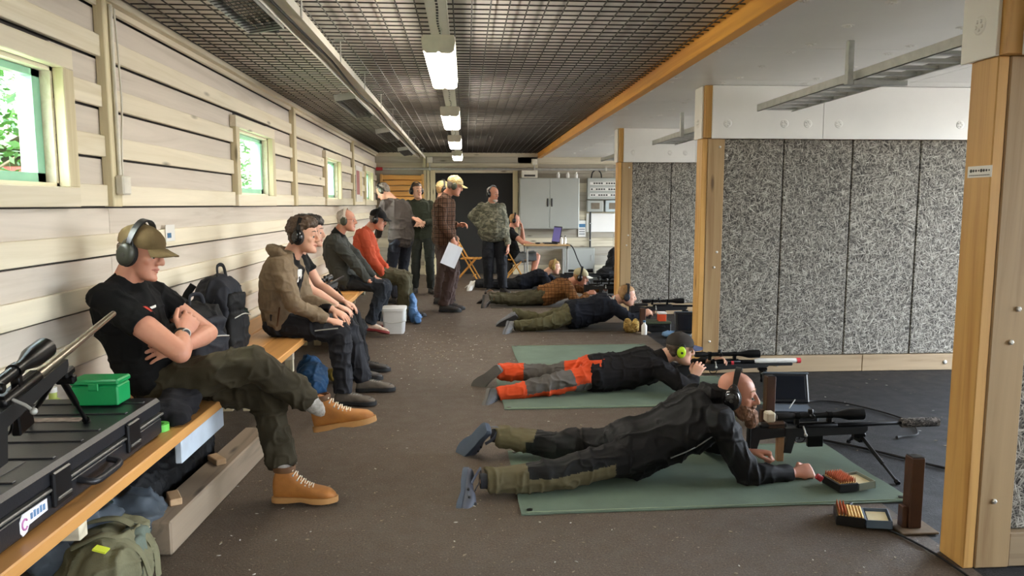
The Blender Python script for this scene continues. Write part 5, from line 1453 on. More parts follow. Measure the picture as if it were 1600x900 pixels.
# ------------------------------------------------------------ rifles
GUNM = mat('gunmetal black', '#0c0c0e', .32, .6, .15, 30); STAIN = mat('stainless barrel', '#b0a898', .28, .95, .08, 10); POLY = mat('black polymer stock', '#0f1012', .5, 0, .12, 30)
SCOPEM = mat('matt black scope', '#0a0a0b', .35, .3, .1, 20); LENS = mat('coated lens', '#2a2440', .08, .2, 0)
def prof_lathe(mb, T, prof, z=0.0, y=0.0, n=18):
    """prof: (x, r) along the rifle axis"""
    mb.rings([[T(x, y + r*math.cos(t), z + r*math.sin(t)) for t in (2*math.pi*k/n for k in range(n))] for x, r in prof])
def rifle(label, o, d, up=(0, 0, 1), L=1.05, kind='chassis', barrelm=None, suppressor=False, feet=None, bip=.63, scope=(.15, .62), mag=True, s=1.0, stockm=None, barrel_x0=.5, group='target rifles'):
    d = V(d).normalized(); u = V(up); side = u.cross(d).normalized(); u = d.cross(side).normalized(); o = V(o)
    T = lambda x, y, z: o + (d*x + side*y + u*z)*s
    M = Matrix.Translation(o) @ Matrix((d, side, u)).transposed().to_4x4() @ Matrix.Scale(s, 4)
    t0 = thing('target_rifle', label, 'rifle', o, 0, group)
    stockm = stockm or POLY; barrelm = barrelm or GUNM
    if kind == 'chassis':
        p = MB(); p.prism([(0, -.10), (.03, -.12), (.05, -.05), (.2, -.035), (.22, .0), (.06, .02), (0, .03)], -.018, .018, M); p.build('butt_stock', stockm, t0)
        p = MB(); p.box(.05, .21, -.022, .022, .018, .045, .008, M); p.build('cheek_piece', stockm, t0)
        p = MB(); p.box(-.015, 0, -.021, .021, -.115, .035, .006, M); p.build('butt_pad', RUBBER, t0)
        p = MB(); p.prism([(.2, -.04), (.66, -.035), (.68, -.015), (.68, .005), (.2, .012)], -.022, .022, M); p.build('fore_end', stockm, t0)
        p = MB(); p.prism([(.215, -.04), (.262, -.04), (.235, -.135), (.19, -.13)], -.017, .017, M); p.build('pistol_grip', stockm, t0)
    else:
        p = MB(); p.prism([(0, -.13), (.02, -.135), (.16, -.07), (.21, -.045), (.28, -.055), (.36, -.045), (.72, -.03), (.74, -.012), (.7, .0), (.24, .002), (.2, -.015), (.03, -.005), (0, -.015)], -.021, .021, M); p.build('stock', stockm, t0)
        p = MB(); p.box(-.018, 0, -.02, .02, -.132, -.012, .005, M); p.build('butt_pad', RUBBER, t0)
    p = MB(); prof_lathe(p, T, [(.27, .012), (.275, .0185), (.5, .0185), (.505, .015)], .014); p.build('receiver', GUNM, t0, 40)
    p = MB(); prof_lathe(p, T, [(.5, .0155), (.56, .0145), (L - .002, .0105), (L, .009)], .014); p.build('barrel', barrelm, t0, 40)
    p = MB(); p.tube([T(.3, -.02, .02), T(.295, -.05, .005), T(.29, -.07, -.01)], .005*s, 8); p.ell(T(.29, -.073, -.013), .010*s, None, 10, 8); p.build('bolt_handle', STEEL, t0, 60)
    p = MB(); p.tube(curve_pts([T(.262, 0, -.04), T(.27, 0, -.072), T(.31, 0, -.075), T(.33, 0, -.04)], 4), .0035*s, 6); p.tube([T(.292, 0, -.035), T(.288, 0, -.06)], .003*s, 6); p.build('trigger_guard', GUNM, t0, 60)
    if mag:
        p = MB(); p.box(.335, .425, -.013, .013, -.105, -.03, .004, M); p.build('magazine', GUNM, t0)
    a, b = scope; zs = .076
    p = MB(); prof_lathe(p, T, [(a, .019), (a + .002, .0215), (a + .075, .0215), (a + .09, .0165), (a + .17, .0165), (b - .17, .0165), (b - .14, .02), (b - .09, .0325), (b - .002, .0335), (b, .031)], zs, 0, 20); sc = p.build('scope', SCOPEM, t0, 40)
    p = MB(); prof_lathe(p, T, [(b + .0005, .030), (b + .001, .029)], zs); p.build('objective_lens', LENS, sc, 40)
    p = MB(); prof_lathe(p, T, [(a - .001, .018), (a - .0005, .018)], zs); p.build('eyepiece_lens', LENS, sc, 40)
    mx = a + .2
    for (vx, vy, vz, r, h) in ((mx, 0, 1, .015, .034), (mx, 1, 0, .014, .03), (mx, -1, 0, .015, .028)):
        p = MB(); q = T(vx, 0, zs); ax = side*vy + u*vz; p.lathe([(r*s, .012*s), (r*s, h*s), (r*s*.8, (h + .004)*s)], q, ax, 14); p.build('turret', SCOPEM, sc, 40)
    for rx in (a + .12, b - .2):
        p = MB(); prof_lathe(p, T, [(rx - .012, .0215), (rx + .012, .0215)], zs); p.box(rx - .012, rx + .012, -.012, .012, .03, zs - .015, .002, M); p.build('scope_ring', GUNM, sc, 40)
    p = MB(); p.box(.28, .49, -.01, .01, .03, .038, .001, M); p.build('scope_rail', GUNM, t0)
    if suppressor:
        p = MB(); prof_lathe(p, T, [(L - .01, .024), (L, .0275), (L + .21, .0275), (L + .215, .022)], .014); p.build('suppressor', camo('grey snakeskin wrap', ('#5a5654', '#2b2a2a', '#8f8a86'), 45), t0, 40)
    if feet:
        f1, f2 = V(feet[0]), V(feet[1]); hub = T(bip, 0, -.045)
        p = MB(); p.box(bip - .035, bip + .035, -.02, .02, -.06, -.034, .006, M); p.box(bip - .015, bip + .015, -.03, .03, -.085, -.055, .006, M); bp = p.build('bipod', GUNM, t0)
        for f_ in (f1, f2):
            st_ = hub + (f_ - hub)*.06 + (side * (.02 if (f_ - hub).dot(side) > 0 else -.02))*s; md = st_.lerp(f_, .58)
            p = MB(); p.tube([st_, md], .011*s, 8); p.tube([md, f_], .0075*s, 8); p.tube([f_ + (st_ - f_).normalized()*.02, f_], .013*s, 10); p.build('bipod_leg', GUNM, bp, 60)
    return t0, T, M

# rifle on the gun case at the near bench
mz = W(178, 495, 2.95); d0 = (mz - W(55, 597, 2.25)).normalized(); L0 = 1.20
r0, T0, M0 = rifle('rifle with stainless barrel and big scope standing on the gun case', mz - d0*L0, d0, L=L0, kind='chassis', barrelm=STAIN, feet=((-1.60, 2.74, .662), (-1.385, 2.73, .662)), bip=.70, scope=(.04, .58))
# long black gun case
CASEM = mat('ribbed black case plastic', '#1c1d22', .38, 0, .1, 12, .1, 120)
gc = thing('gun_case', 'long black plastic gun case with latches lying on the near bench', 'gun case', (-1.5, 2.4, BZ))
CX0, CX1, CY0, CY1, CZ = -1.765, -1.262, 1.72, 3.085, BZ + .002
p = MB(); p.box(CX0, CX1, CY0, CY1, CZ, CZ + .085, .014); p.build('lower_shell', CASEM, gc)
p = MB(); p.box(CX0, CX1, CY0, CY1, CZ + .091, CZ + .158, .014); ls_ = p.build('lid', CASEM, gc)
p = MB(); p.box(CX0 - .004, CX1 + .006, CY0 - .004, CY1 + .004, CZ + .083, CZ + .093, .003); p.build('lid_rim', mat('worn grey rim', '#55534f', .35), gc)
for y in (1.95, 2.12, 2.33, 2.5, 2.62, 2.83, 2.98):
    p = MB(); p.box(CX0 + .03, CX1 - .03, y, y + .02, CZ + .157, CZ + .163, .002); p.build('lid_rib', CASEM, ls_)
p = MB(); p.box(CX0 + .1, CX1 - .1, 2.16, 2.31, CZ + .158, CZ + .1605, .001); p.build('lid_recess', mat('smooth dark plastic', '#2a2a30', .3), ls_)
p = MB(); p.lathe([(.014, 0), (.013, .001)], (-1.47, 2.36, CZ + .1615), (0, 0, 1), 14); p.build('white_dot', WHITEP, ls_)
p = MB(); p.rings([[V((-1.60 + .05*math.cos(t)*1.2, 1.88 + .1*math.sin(t), CZ + .159 + h)) for t in (2*math.pi*k/20 for k in range(20))] for h in (0, .002)]); p.build('red_sticker', mat('faded red sticker', '#7c3a3c', .5), ls_)
p = MB(); p.box(-1.66, -1.42, 2.74, 2.79, CZ + .159, CZ + .1605); p.build('worn_label', mat('torn paper label', '#8e7f78', .8, 0, .4, 40), ls_)
for y in (2.30, 2.80):
    p = MB(); p.box(CX1 - .002, CX1 + .014, y - .05, y + .05, CZ + .03, CZ + .14, .005); l_ = p.build('latch', mat('dark latch plastic', '#101114', .3), gc)
    p = MB(); p.box(CX1 + .012, CX1 + .018, y - .04, y + .04, CZ + .05, CZ + .06, .002); p.build('latch_edge', mat('worn grey rim', '#55534f', .35), l_)
p = MB(); p.tube(curve_pts([(CX1 + .0, 2.41, CZ + .062), (CX1 + .045, 2.42, CZ + .05), (CX1 + .05, 2.51, CZ + .047), (CX1 + .045, 2.60, CZ + .05), (CX1 + .0, 2.61, CZ + .062)], 5), .012, 8); p.build('handle', CASEM, gc, 60)
# emblem sticker on the case front
ZS = CZ + .045; XS = CX1 + .001
p = MB(); p.prism([(2.085, ZS + .012), (2.10, ZS + .03), (2.225, ZS + .028), (2.225, ZS - .008), (2.13, ZS - .012), (2.118, ZS - .028), (2.098, ZS - .034), (2.085, ZS - .02)], 0, .0015, Matrix(((0, 1, 0, XS), (1, 0, 0, 0), (0, 0, 1, 0), (0, 0, 0, 1)))); em = p.build('emblem_sticker', mat('white sticker', '#dcd9e2', .4), gc)
p = MB(); p.tube([(XS + .002, 2.108 + .013*math.cos(a), ZS - .002 + .015*math.sin(a)) for a in (k*.5 + .6 for k in range(11))], .003, 6); p.build('pink_ring', mat('pink print ink', '#b0679b', .5), em)
for k in range(5):
    y = 2.137 + k*.016
    p = MB(); p.box(XS + .0012, XS + .0022, y, y + .011, ZS + .0, ZS + .018 + .003*(k % 2)); p.build('blue_mark', mat('blue-grey print ink', '#5d7fa6', .5), em)

# ------------------------------------------------------------ small things on the bench and the case
gbx = thing('green_ammunition_box', 'bright green plastic box standing on the end of the gun case', 'box', (-1.45, 3.0, CZ + .158))
GRN = mat('bright green plastic', '#0f8a4b', .4, 0, .05)
p = MB(); p.box(-1.545, -1.365, 2.935, 3.045, CZ + .164, CZ + .244, .006); p.build('body', GRN, gbx)
p = MB(); p.box(-1.548, -1.362, 2.932, 3.048, CZ + .246, CZ + .268, .006); p.build('lid', GRN, gbx)
p = MB(); p.box(-1.475, -1.435, 2.925, 2.932, CZ + .225, CZ + .255, .003); p.build('clasp', GRN, gbx)
lb_ = thing('lime_bottle', 'small translucent lime bottle against the wall behind the rifle', 'bottle', (-1.72, 3.3, BZ))
p = MB(); p.lathe([(.034, 0), (.036, .01), (.036, .11), (.03, .13), (.016, .14), (.016, .165)], (-1.74, 3.17, BZ + .001), (0, 0, 1), 16); p.build('body', mat('lime plastic', '#b6c36a', .3), lb_, 40)
p = MB(); p.lathe([(.018, .0), (.018, .022)], (-1.74, 3.17, BZ + .166), (0, 0, 1), 14); p.build('cap', WHITEP, lb_, 40)
gt = thing('green_tape_roll', 'small light green roll beside the green box', 'tape roll', (-1.31, 3.06, BZ))
p = MB(); p.lathe([(.022, 0), (.04, 0), (.04, .03), (.022, .03)], (-1.30, 3.14, BZ + .001), (0, 0, 1), 20, caps=False); p.lathe([(.022, .03), (.022, 0)], (-1.30, 3.14, BZ + .001), (0, 0, 1), 20, caps=False); p.build('roll', mat('light green plastic', '#66c24f', .4), gt, 40)
def crumple(name, label, cat, lumps, m_, vox=.012, amp=.014, f1=11, seed=0.0, base=None):
    mb = MB()
    for c, r in lumps: mb.ell(c, r, None, 16, 10)
    co, nr, fc = remesh(mb, vox, 3, .5); co = folds(co, nr, amp, f1, f1*2.2, seed)
    if base is not None: co[:, 2] = np.maximum(co[:, 2], base)
    t0 = thing(name, label, cat, V(lumps[0][0]))
    put('fabric', co, fc, m_, t0); return t0
crumple('black_garment', 'crumpled black garment on the bench beside the seated man', 'clothing', [((-1.33, 3.28, BZ + .05), (.10, .10, .06)), ((-1.30, 3.38, BZ + .06), (.09, .1, .07)), ((-1.25, 3.25, BZ + .03), (.05, .07, .04))], cloth('black fleece', '#1b1a1d', .95), seed=3.0, base=BZ + .002)

# ------------------------------------------------------------ backpacks
def strap(parent, pts, w, m_, name='strap', th=.006, up=(0, 0, 1)):
    P_ = curve_pts(pts, 6); mb = MB(); mb.tube(P_, [(w, th)]*len(P_), 8, up=up); return mb.build(name, m_, parent, 60)
def backpack(label, c, size, rz, m_, m2_, tilt=0.0, seed=0.0, pocket=True, cat='backpack'):
    c = V(c); R = (Matrix.Rotation(rz, 3, 'Z') @ Matrix.Rotation(tilt, 3, 'X')); a, b, h = size
    t0 = thing('backpack', label, cat, c - V((0, 0, h)))
    mb = MB(); superell(mb, c, (a, b, h), R, .55); superell(mb, c + R @ V((0, 0, h*.55)), (a*.86, b*.8, h*.5), R, .7)
    co, nr, fc = remesh(mb, .010, 4, .5); co = folds(co, nr, .012, 8, 19, seed); put('bag_body', co, fc, m_, t0)
    T = lambda x, y, z: c + R @ V((x*a, y*b, z*h))
    if pocket:
        mb = MB(); superell(mb, T(0, -.95, -.35), (a*.78, b*.32, h*.5), R, .5); superell(mb, T(0, -.85, .42), (a*.7, b*.3, h*.24), R, .5)
        co, nr, fc = remesh(mb, .010, 3, .5); co = folds(co, nr, .009, 9, 20, seed + 1); pk = put('front_pocket', co, fc, m2_, t0)
        strap(pk, [T(-.6, -1.28, .05), T(0, -1.34, .12), T(.6, -1.28, .05)], .004, STEEL, 'zip', .004)
    strap(t0, [T(-.3, -.2, 1.0), T(-.2, -.1, 1.28), T(.2, -.1, 1.28), T(.3, -.2, 1.0)], .012, m2_, 'top_handle', .006)
    for x in (-.5, .5): strap(t0, [T(x, .95, .8), T(x*1.2, 1.35, .4), T(x*1.2, 1.3, -.3), T(x, .95, -.8)], .022, m2_, 'shoulder_strap', .008, (0, 1, 0))
    for x in (-.97, .97): strap(t0, [T(x, -.5, .5), T(x*1.08, -.1, .1), T(x, .3, -.5)], .010, m2_, 'compression_strap', .004, (1, 0, 0))
    return t0
PKB = cloth('black pack nylon', '#131416', .7, .3); PKG = cloth('slate pack nylon', '#23252c', .7, .3); PKD = cloth('dark pack webbing', '#121215', .75, .3)
backpack('black backpack on the bench nearest the man with crossed arms', (-1.58, 4.36, BZ + .19), (.17, .13, .19), math.radians(62), PKB, PKG, .05, 1.0)
backpack('tall slate grey backpack leaning on the wall beside the black backpack', (-1.56, 4.74, BZ + .25), (.15, .13, .25), math.radians(75), PKG, PKB, .04, 2.0)
crumple('green_bag', 'dark green bag on the bench behind the man in the beige jacket', 'bag', [((-1.64, 5.22, BZ + .15), (.13, .15, .155)), ((-1.62, 5.1, BZ + .10), (.13, .1, .11)), ((-1.66, 5.28, BZ + .2), (.1, .12, .15))], cloth('dark green nylon', '#1e2b25', .7), seed=6.0, base=BZ + .002)
# bag and jacket on the floor under the near bench
fb = thing('olive_rucksack', 'olive and grey rucksack with straps on the floor under the near bench', 'rucksack', (-1.42, 2.86, 0))
OLB = cloth('olive rucksack canvas', '#6d6a52', .9, .4); GRB = cloth('slate rain jacket', '#444b52', .6, .15)
mb = MB(); superell(mb, (-1.34, 2.72, .13), (.15, .2, .13), Matrix.Rotation(.3, 3, 'Z'), .7); mb.ell((-1.27, 2.60, .17), (.11, .14, .11), None, 16, 10)
co, nr, fc = remesh(mb, .009, 3, .5); co = folds(co, nr, .018, 8, 20, 4.0); co[:, 2] = np.maximum(co[:, 2], .003); put('bag_body', co, fc, OLB, fb)
mb = MB(); superell(mb, (-1.25, 2.72, .16), (.05, .12, .09), Matrix.Rotation(.2, 3, 'Z'), .6); co, nr, fc = remesh(mb, .008, 3); co = folds(co, nr, .01, 10, 22, 5.0); put('side_pocket', co, fc, cloth('grey green flap', '#5d665c', .9, .3), fb)
strap(fb, [(-1.50, 2.74, .26), (-1.42, 2.74, .275), (-1.30, 2.76, .275), (-1.19, 2.76, .18), (-1.165, 2.74, .06)], .022, OLB, 'shoulder_strap', .007)
strap(fb, [(-1.38, 2.56, .26), (-1.28, 2.60, .288), (-1.18, 2.62, .22), (-1.15, 2.64, .10)], .020, OLB, 'shoulder_strap', .007)
strap(fb, [(-1.44, 2.86, .20), (-1.34, 2.88, .24), (-1.24, 2.85, .2)], .010, mat('pale webbing', '#b7ae8e', .8), 'lash_strap', .004)
p = MB(); p.obox((-1.26, 2.52, .272), (.045, .035, .006), Matrix.Rotation(.3, 3, 'Y')); p.build('yellow_tab', mat('neon yellow', '#c9d53c', .5), fb)
fj = thing('slate_jacket', 'slate grey jacket heaped beside the rucksack under the near bench', 'jacket', (-1.6, 2.9, 0))
mb = MB(); mb.ell((-1.56, 2.95, .14), (.17, .25, .14), None, 18, 12); mb.ell((-1.50, 2.74, .2), (.12, .2, .1), None, 16, 10); mb.ell((-1.42, 3.10, .12), (.15, .14, .12), None, 16, 10); mb.tube([(-1.58, 2.6, .2), (-1.46, 2.7, .27), (-1.4, 2.86, .26)], [.05, .06, .05], 12)
co, nr, fc = remesh(mb, .010, 3, .5); co = folds(co, nr, .024, 7, 17, 9.0); co[:, 2] = np.maximum(co[:, 2], .003); put('fabric', co, fc, GRB, fj)
strap(fj, [(-1.53, 2.66, .285), (-1.46, 2.76, .315), (-1.40, 2.88, .30)], .03, cloth('dark green trim', '#26332f', .7), 'sleeve_trim', .008)
p = MB(); p.obox((-1.47, 2.66, .318), (.05, .04, .005), Matrix.Rotation(-.2, 3, 'Y')); p.build('reflective_tab', mat('neon yellow', '#c9d53c', .5), fj)

crumple('bench_shade_lump', 'long black lump added to darken the floor under the near bench', 'bag', [((-1.58, 3.45, .15), (.2, .42, .15)), ((-1.55, 3.95, .13), (.18, .3, .13)), ((-1.52, 3.7, .16), (.16, .5, .16))], cloth('black duffel nylon', '#0d0d0f', .7), seed=14.0, base=.003)  # invented dark shape standing for the shade under the near bench
# things under the middle bench
crumple('blue_bag', 'blue bag under the bench behind the hiking shoes', 'bag', [((-1.20, 5.75, .12), (.12, .18, .12)), ((-1.15, 5.62, .08), (.09, .12, .085)), ((-1.25, 5.9, .14), (.1, .12, .12))], cloth('blue nylon', '#24476a', .6), seed=2.0, base=.003)
crumple('yellow_bag', 'small mustard pouch beside the blue bag under the bench', 'bag', [((-1.08, 6.05, .06), (.06, .09, .06))], cloth('mustard cloth', '#8c7631', .8), seed=4.0, base=.003)
crumple('dark_duffel', 'dark duffel bag under the bench below the grey-green jacket', 'bag', [((-1.25, 7.5, .15), (.16, .35, .15)), ((-1.2, 7.9, .13), (.14, .25, .13))], cloth('black duffel nylon', '#19191c', .7), seed=7.0, base=.003)
# rifle lying behind the man in the beige jacket: only its scope shows
r_, T_, M_ = rifle('rifle with silver scope rings on the middle bench behind the beige jacket', (-1.35, 6.62, BZ + .16), (.12, 1, 0.06), L=.95, feet=((-1.40, 7.2, BZ + .003), (-1.16, 7.2, BZ + .003)), scope=(.15, .5))

# bucket and blue carrier bag by the man in orange
bk = thing('white_bucket', 'square white plastic bucket on the floor before the man in orange', 'bucket', (-.82, 8.5, 0))
BUC = mat('white bucket plastic', '#d4d6d6', .4, 0, .05)
def sqring(cx, cy, z, h, r=.03, n=5):
    out = []
    for qx, qy, a0 in ((1, 1, 0), (-1, 1, 90), (-1, -1, 180), (1, -1, 270)):
        for k in range(n):
            a = math.radians(a0 + 90*k/(n-1)); out.append(V((cx + qx*(h - r) + r*math.cos(a), cy + qy*(h - r) + r*math.sin(a), z)))
    return out
p = MB(); p.rings([sqring(-.82, 8.43, .003, .112), sqring(-.82, 8.43, .27, .128)]); p.build('bucket_body', BUC, bk, 40)
p = MB(); p.rings([sqring(-.82, 8.43, .262, .136), sqring(-.82, 8.43, .292, .136), sqring(-.82, 8.43, .298, .128)]); p.build('lid', BUC, bk, 40)
p = MB(); p.tube(curve_pts([(-.955, 8.43, .25), (-.96, 8.33, .16), (-.95, 8.30, .15), (-.82, 8.285, .13), (-.69, 8.30, .15), (-.68, 8.33, .16), (-.685, 8.43, .25)], 4), .004, 6); p.build('handle', STEEL, bk, 60)
crumple('blue_carrier_bag', 'blue carrier bag on the floor behind the white bucket', 'bag', [((-.66, 9.16, .12), (.06, .10, .125)), ((-.66, 9.18, .25), (.045, .07, .11)), ((-.60, 9.05, .07), (.05, .08, .075))], cloth('pale blue plastic film', '#4a6f9c', .4), seed=8.0, base=.003)

# ------------------------------------------------------------ shooting mats
MATG = mat('green canvas mat', '#586858', .85, 0, .14, 5, .35, 150); MATD = mat('dark brown mat', '#3d372f', .9, 0, .15, 5, .3, 120)
def shoot_mat(label, c, sz, rz, m_, seed, edge=True, sub=True):
    a, b = sz; t0 = thing('shooting_mat', label, 'mat', (c[0], c[1], 0), 0, 'shooting mats')
    nx, ny = 48, 24; R = Matrix.Rotation(rz, 3, 'Z'); C0 = V((c[0], c[1], 0)); rr = []
    grid = np.array([[(-a + 2*a*i/nx, -b + 2*b*j/ny) for j in range(ny + 1)] for i in range(nx + 1)])
    pts = grid.reshape(-1, 2); q = np.column_stack((pts[:, 0]*1.6, pts[:, 1]*2.4, np.full(len(pts), seed)))
    ed = np.minimum(1, np.minimum(a - np.abs(pts[:, 0]), b - np.abs(pts[:, 1]))*8 + .35)
    h = .006 + .0035*np.maximum(0, vnoise(q*1.4 + 30))*ed + .002*np.maximum(0, vnoise(q*4 + 10))
    wx = .008*vnoise(np.column_stack((pts[:, 1]*3, pts[:, 0]*3, np.full(len(pts), seed + 5))) + 20)
    vv = [C0 + R @ V((x + w_, y + w_*.7, z)) for (x, y), z, w_ in zip(pts, h, wx)]
    n = len(vv); lo = [V((p.x, p.y, .001)) for p in vv]; ff = []
    N = ny + 1
    for i in range(nx):
        for j in range(ny):
            k = i*N + j; ff.append((k, k + N, k + N + 1, k + 1)); ff.append((n + k, n + k + 1, n + k + N + 1, n + k + N))
    for i in range(nx):
        ff.append((i*N, n + i*N, n + (i+1)*N, (i+1)*N)); k = i*N + ny; ff.append((k, k + N, n + k + N, n + k))
    for j in range(ny):
        ff.append((j, j + 1, n + j + 1, n + j)); k = nx*N + j; ff.append((k, n + k, n + k + 1, k + 1))
    m = MB(); m.add(vv + lo, ff); m.build('canvas', m_, t0, 60)
    if edge:
        for sx in (-1, 1):
            for sy in (-1, 1):
                m = MB(); m.lathe([(.007, 0), (.014, .001), (.014, .003), (.007, .003)], C0 + R @ V((sx*(a - .04), sy*(b - .04), .009)), (0, 0, 1), 12); m.build('eyelet', BLACKM, t0, 40)
        for sy in (-1, 1):
            m = MB(); m.tube([C0 + R @ V((-a + .02, sy*(b - .018), .0085)), C0 + R @ V((a - .02, sy*(b - .018), .0085))], .0025, 5); m.build('hem_stitching', mat('pale green hem', '#8b987f', .9), t0)
    return t0
shoot_mat('nearest green canvas shooting mat under the bald shooter', (1.21, 3.81), (.965, .455), math.radians(1.2), MATG, 1.0)
shoot_mat('green shooting mat under the shooter in orange trousers', (1.21, 5.60), (.955, .45), math.radians(.8), MATG, 2.0)
shoot_mat('empty pale green shooting mat behind the shooter in orange trousers', (1.16, 7.05), (.69, .48), math.radians(.8), MATG, 3.0)
shoot_mat('dark brown shooting mat under the shooter in the navy fleece', (1.42, 8.66), (.62, .30), 0, MATD, 4.0, False)
shoot_mat('shooting mat under the shooter in the tan check shirt', (1.15, 10.75), (.8, .38), 0, MATD, 5.0, False)
shoot_mat('shooting mat under the farthest shooter', (1.15, 12.8), (.7, .32), 0, MATD, 6.0, False)

# ------------------------------------------------------------ the shooters' rifles
z1 = W(1300, 667, 3.98).z
r1, T1, M1 = rifle('black precision rifle with wrapped suppressor and bipod of the bald shooter', V((W(1172, 676, 3.98).x, 3.98, z1 - .014)), (1, .02, .012), L=.90, suppressor=True, feet=((2.24, 3.60, .005), (2.33, 4.28, .005)), bip=.64, scope=(.15, .66), mag=True)
p = MB(); p.box(.09, .2, -.022, .022, .012, .052, .01, M1); p.build('tan_cheek_pad', wood('walnut', '#5b4130', '#3f2c20', 'X', .5), r1)
p = MB(); p.box(.085, .135, -.03, .03, .05, .108, .008, M1); p.build('white_block', mat('cream block', '#d6cbb0', .6), r1)
p = MB(); p.box(.155, .195, -.016, .016, -.20, -.04, .004, M1)
p.build('wooden_monopod', wood('pale beech', '#b08a63', '#8f6a45', 'Z', .5, False), r1)
r2, T2, M2 = rifle('rifle with white and red fore-end of the shooter in orange trousers', V((W(1058, 566, 5.66).x, 5.66, W(1140, 568, 5.66).z)), (1, .0, .0), L=.86, kind='sport', feet=((2.43, 5.45, .004), (2.43, 5.87, .004)), bip=.69, scope=(.14, .66), mag=False)
m = MB(); prof_lathe(m, T2, [(.62, .016), (.66, .021), (.95, .019), (.99, .015)], .018); m.build('white_barrel_wrap', mat('white wrap', '#dfdcd6', .5), r2, 40)
m = MB(); prof_lathe(m, T2, [(.965, .021), (.995, .021)], .018); m.build('red_muzzle_band', mat('red tape', '#c5303a', .5), r2, 40)
m = MB(); prof_lathe(m, T2, [(.43, .024), (.45, .024)], .006); m.build('red_band', mat('red tape', '#c5303a', .5), r2, 40)
m = MB(); m.box(.64, .93, -.018, .018, -.02, .005, .006, M2); m.build('long_fore_end', POLY, r2)
r3, T3, M3 = rifle('rifle with long scope of the shooter in the navy fleece', V((W(985, 478, 8.62).x, 8.62, W(1040, 480, 8.62).z)), (1, .0, 0), L=.95, feet=((2.75, 8.42, 0), (2.75, 8.84, 0)), bip=.66, scope=(.14, .64))
rifle('rifle of the shooter in the tan check shirt', V((1.72, 10.62, .27)), (1, 0, 0), L=.95, feet=((2.38, 10.42, 0), (2.38, 10.84, 0)), bip=.66, scope=(.12, .55))
rifle('rifle of the farthest prone shooter', V((1.64, 12.7, .24)), (1, 0, 0), L=.95, feet=((2.30, 12.5, 0), (2.30, 12.92, 0)), bip=.66, scope=(.12, .55))

# ------------------------------------------------------------ brown steel posts along the firing line
BRN = mat('brown painted steel', '#4a2f20', .5, .2, .15, 12)
GP = 'brown steel posts on the firing line'
for i, (x, y, h, lb) in enumerate(((1.995, 3.09, .335, 'brown square steel post with base plate beside the ammunition boxes'), (1.985, 4.66, .335, 'brown square steel post behind the bald shooter'), (2.0, 8.25, .28, 'brown square steel post by the gear of the navy shooter'))):
    bp = thing('steel_post', lb, 'post', (x, y, 0), 0, GP)
    p = MB(); p.box(x - .085, x + .085, y - .075, y + .075, .001, .012, .003); p.build('base_plate', mat('rusty plate', '#7d6d5a', .6, .3, .25, 18), bp)
    p = MB(); p.box(x - .03, x + .03, y - .03, y + .03, .012, h, .004); p.build('square_tube', BRN, bp)
    p = MB(); p.box(x - .026, x + .026, y - .026, y + .026, h, h + .003, .001); p.build('open_end', BLACKM, bp)
    p = MB(); p.box(x - .055, x - .031, y - .02, y + .02, .012, .11, .003); p.build('side_lug', BRN, bp)

# ------------------------------------------------------------ ammunition boxes
CASEB = mat('cartridge brass', '#c59a58', .3, .9, .08); COPP = mat('copper bullet', '#b86a4a', .3, .9, .06)
cart = MB(); cart.lathe([(.0055, 0), (.0058, .03), (.0042, .036), (.0042, .044)], (0, 0, 0), (0, 0, 1), 8); mcart = cart.mesh('cartridge_case'); mcart.materials.append(CASEB); mcart.polygons.foreach_set('use_smooth', [True]*len(mcart.polygons))
bul = MB(); bul.lathe([(.0039, .043), (.0036, .052), (.0018, .064), (.0004, .068)], (0, 0, 0), (0, 0, 1), 8); mbul = bul.mesh('bullet_tip'); mbul.materials.append(COPP); mbul.polygons.foreach_set('use_smooth', [True]*len(mbul.polygons))
def ammo_box(label, loc, rz, nx, ny, basem, lidm, red, tips):
    t0 = thing('ammunition_box', label, 'ammunition box', loc, rz, 'open ammunition boxes')
    w, l, h = nx*.0135 + .012, ny*.0135 + .012, .045
    p = MB(); p.box(-w/2, w/2, -l/2, l/2, .001, h, .003); p.build('tray', basem, t0, local=True)
    M = Matrix.Translation((w/2 + .002, 0, .041)) @ Matrix.Rotation(math.radians(-5), 4, 'Y')
    lw = w*.9
    p = MB(); p.box(0, lw, -l/2, l/2, -.038, -.034, .001, M); p.box(0, .004, -l/2, l/2, -.038, 0, .001, M); p.box(lw - .004, lw, -l/2, l/2, -.038, 0, .001, M); p.box(0, lw, -l/2, -l/2 + .004, -.038, 0, .001, M); p.box(0, lw, l/2 - .004, l/2, -.038, 0, .001, M); ld = p.build('open_lid', lidm, t0, local=True)
    p = MB(); p.box(.012, lw - .012, -l/2 + .012, l/2 - .012, -.0335, -.012, 0, M); p.build('paper_label', mat('cream paper', '#d9cda6', .8), ld, local=True)
    if red:
        p = MB(); p.lathe([(.014, 0), (.016, .004), (.016, .03), (.012, .034)], (-w/2 - .02, l/2 - .03, .03), (-.4, .2, .3), 12); p.build('red_cap', mat('red plastic cap', '#b8323a', .4), t0, local=True)
    for i in range(nx):
        for j in range(ny):
            if i >= tips: continue
            q = (-w/2 + .0127 + i*.0135, -l/2 + .0127 + j*.0135, h - .040)
            c = link('cartridge', mcart, t0); c.location = q
            if red or i < 3: link('bullet', mbul, c)
            else: c.location = (q[0], q[1], h - .012); c.rotation_euler = (math.pi, 0, 0); c.location.z = h + .006
    return t0
ammo_box('open black ammunition box of copper bullets on the near green mat', (1.905, 3.56, .010), math.radians(8), 7, 10, BLACKP, mat('smoky translucent lid', '#8b9084', .3), True, 7)
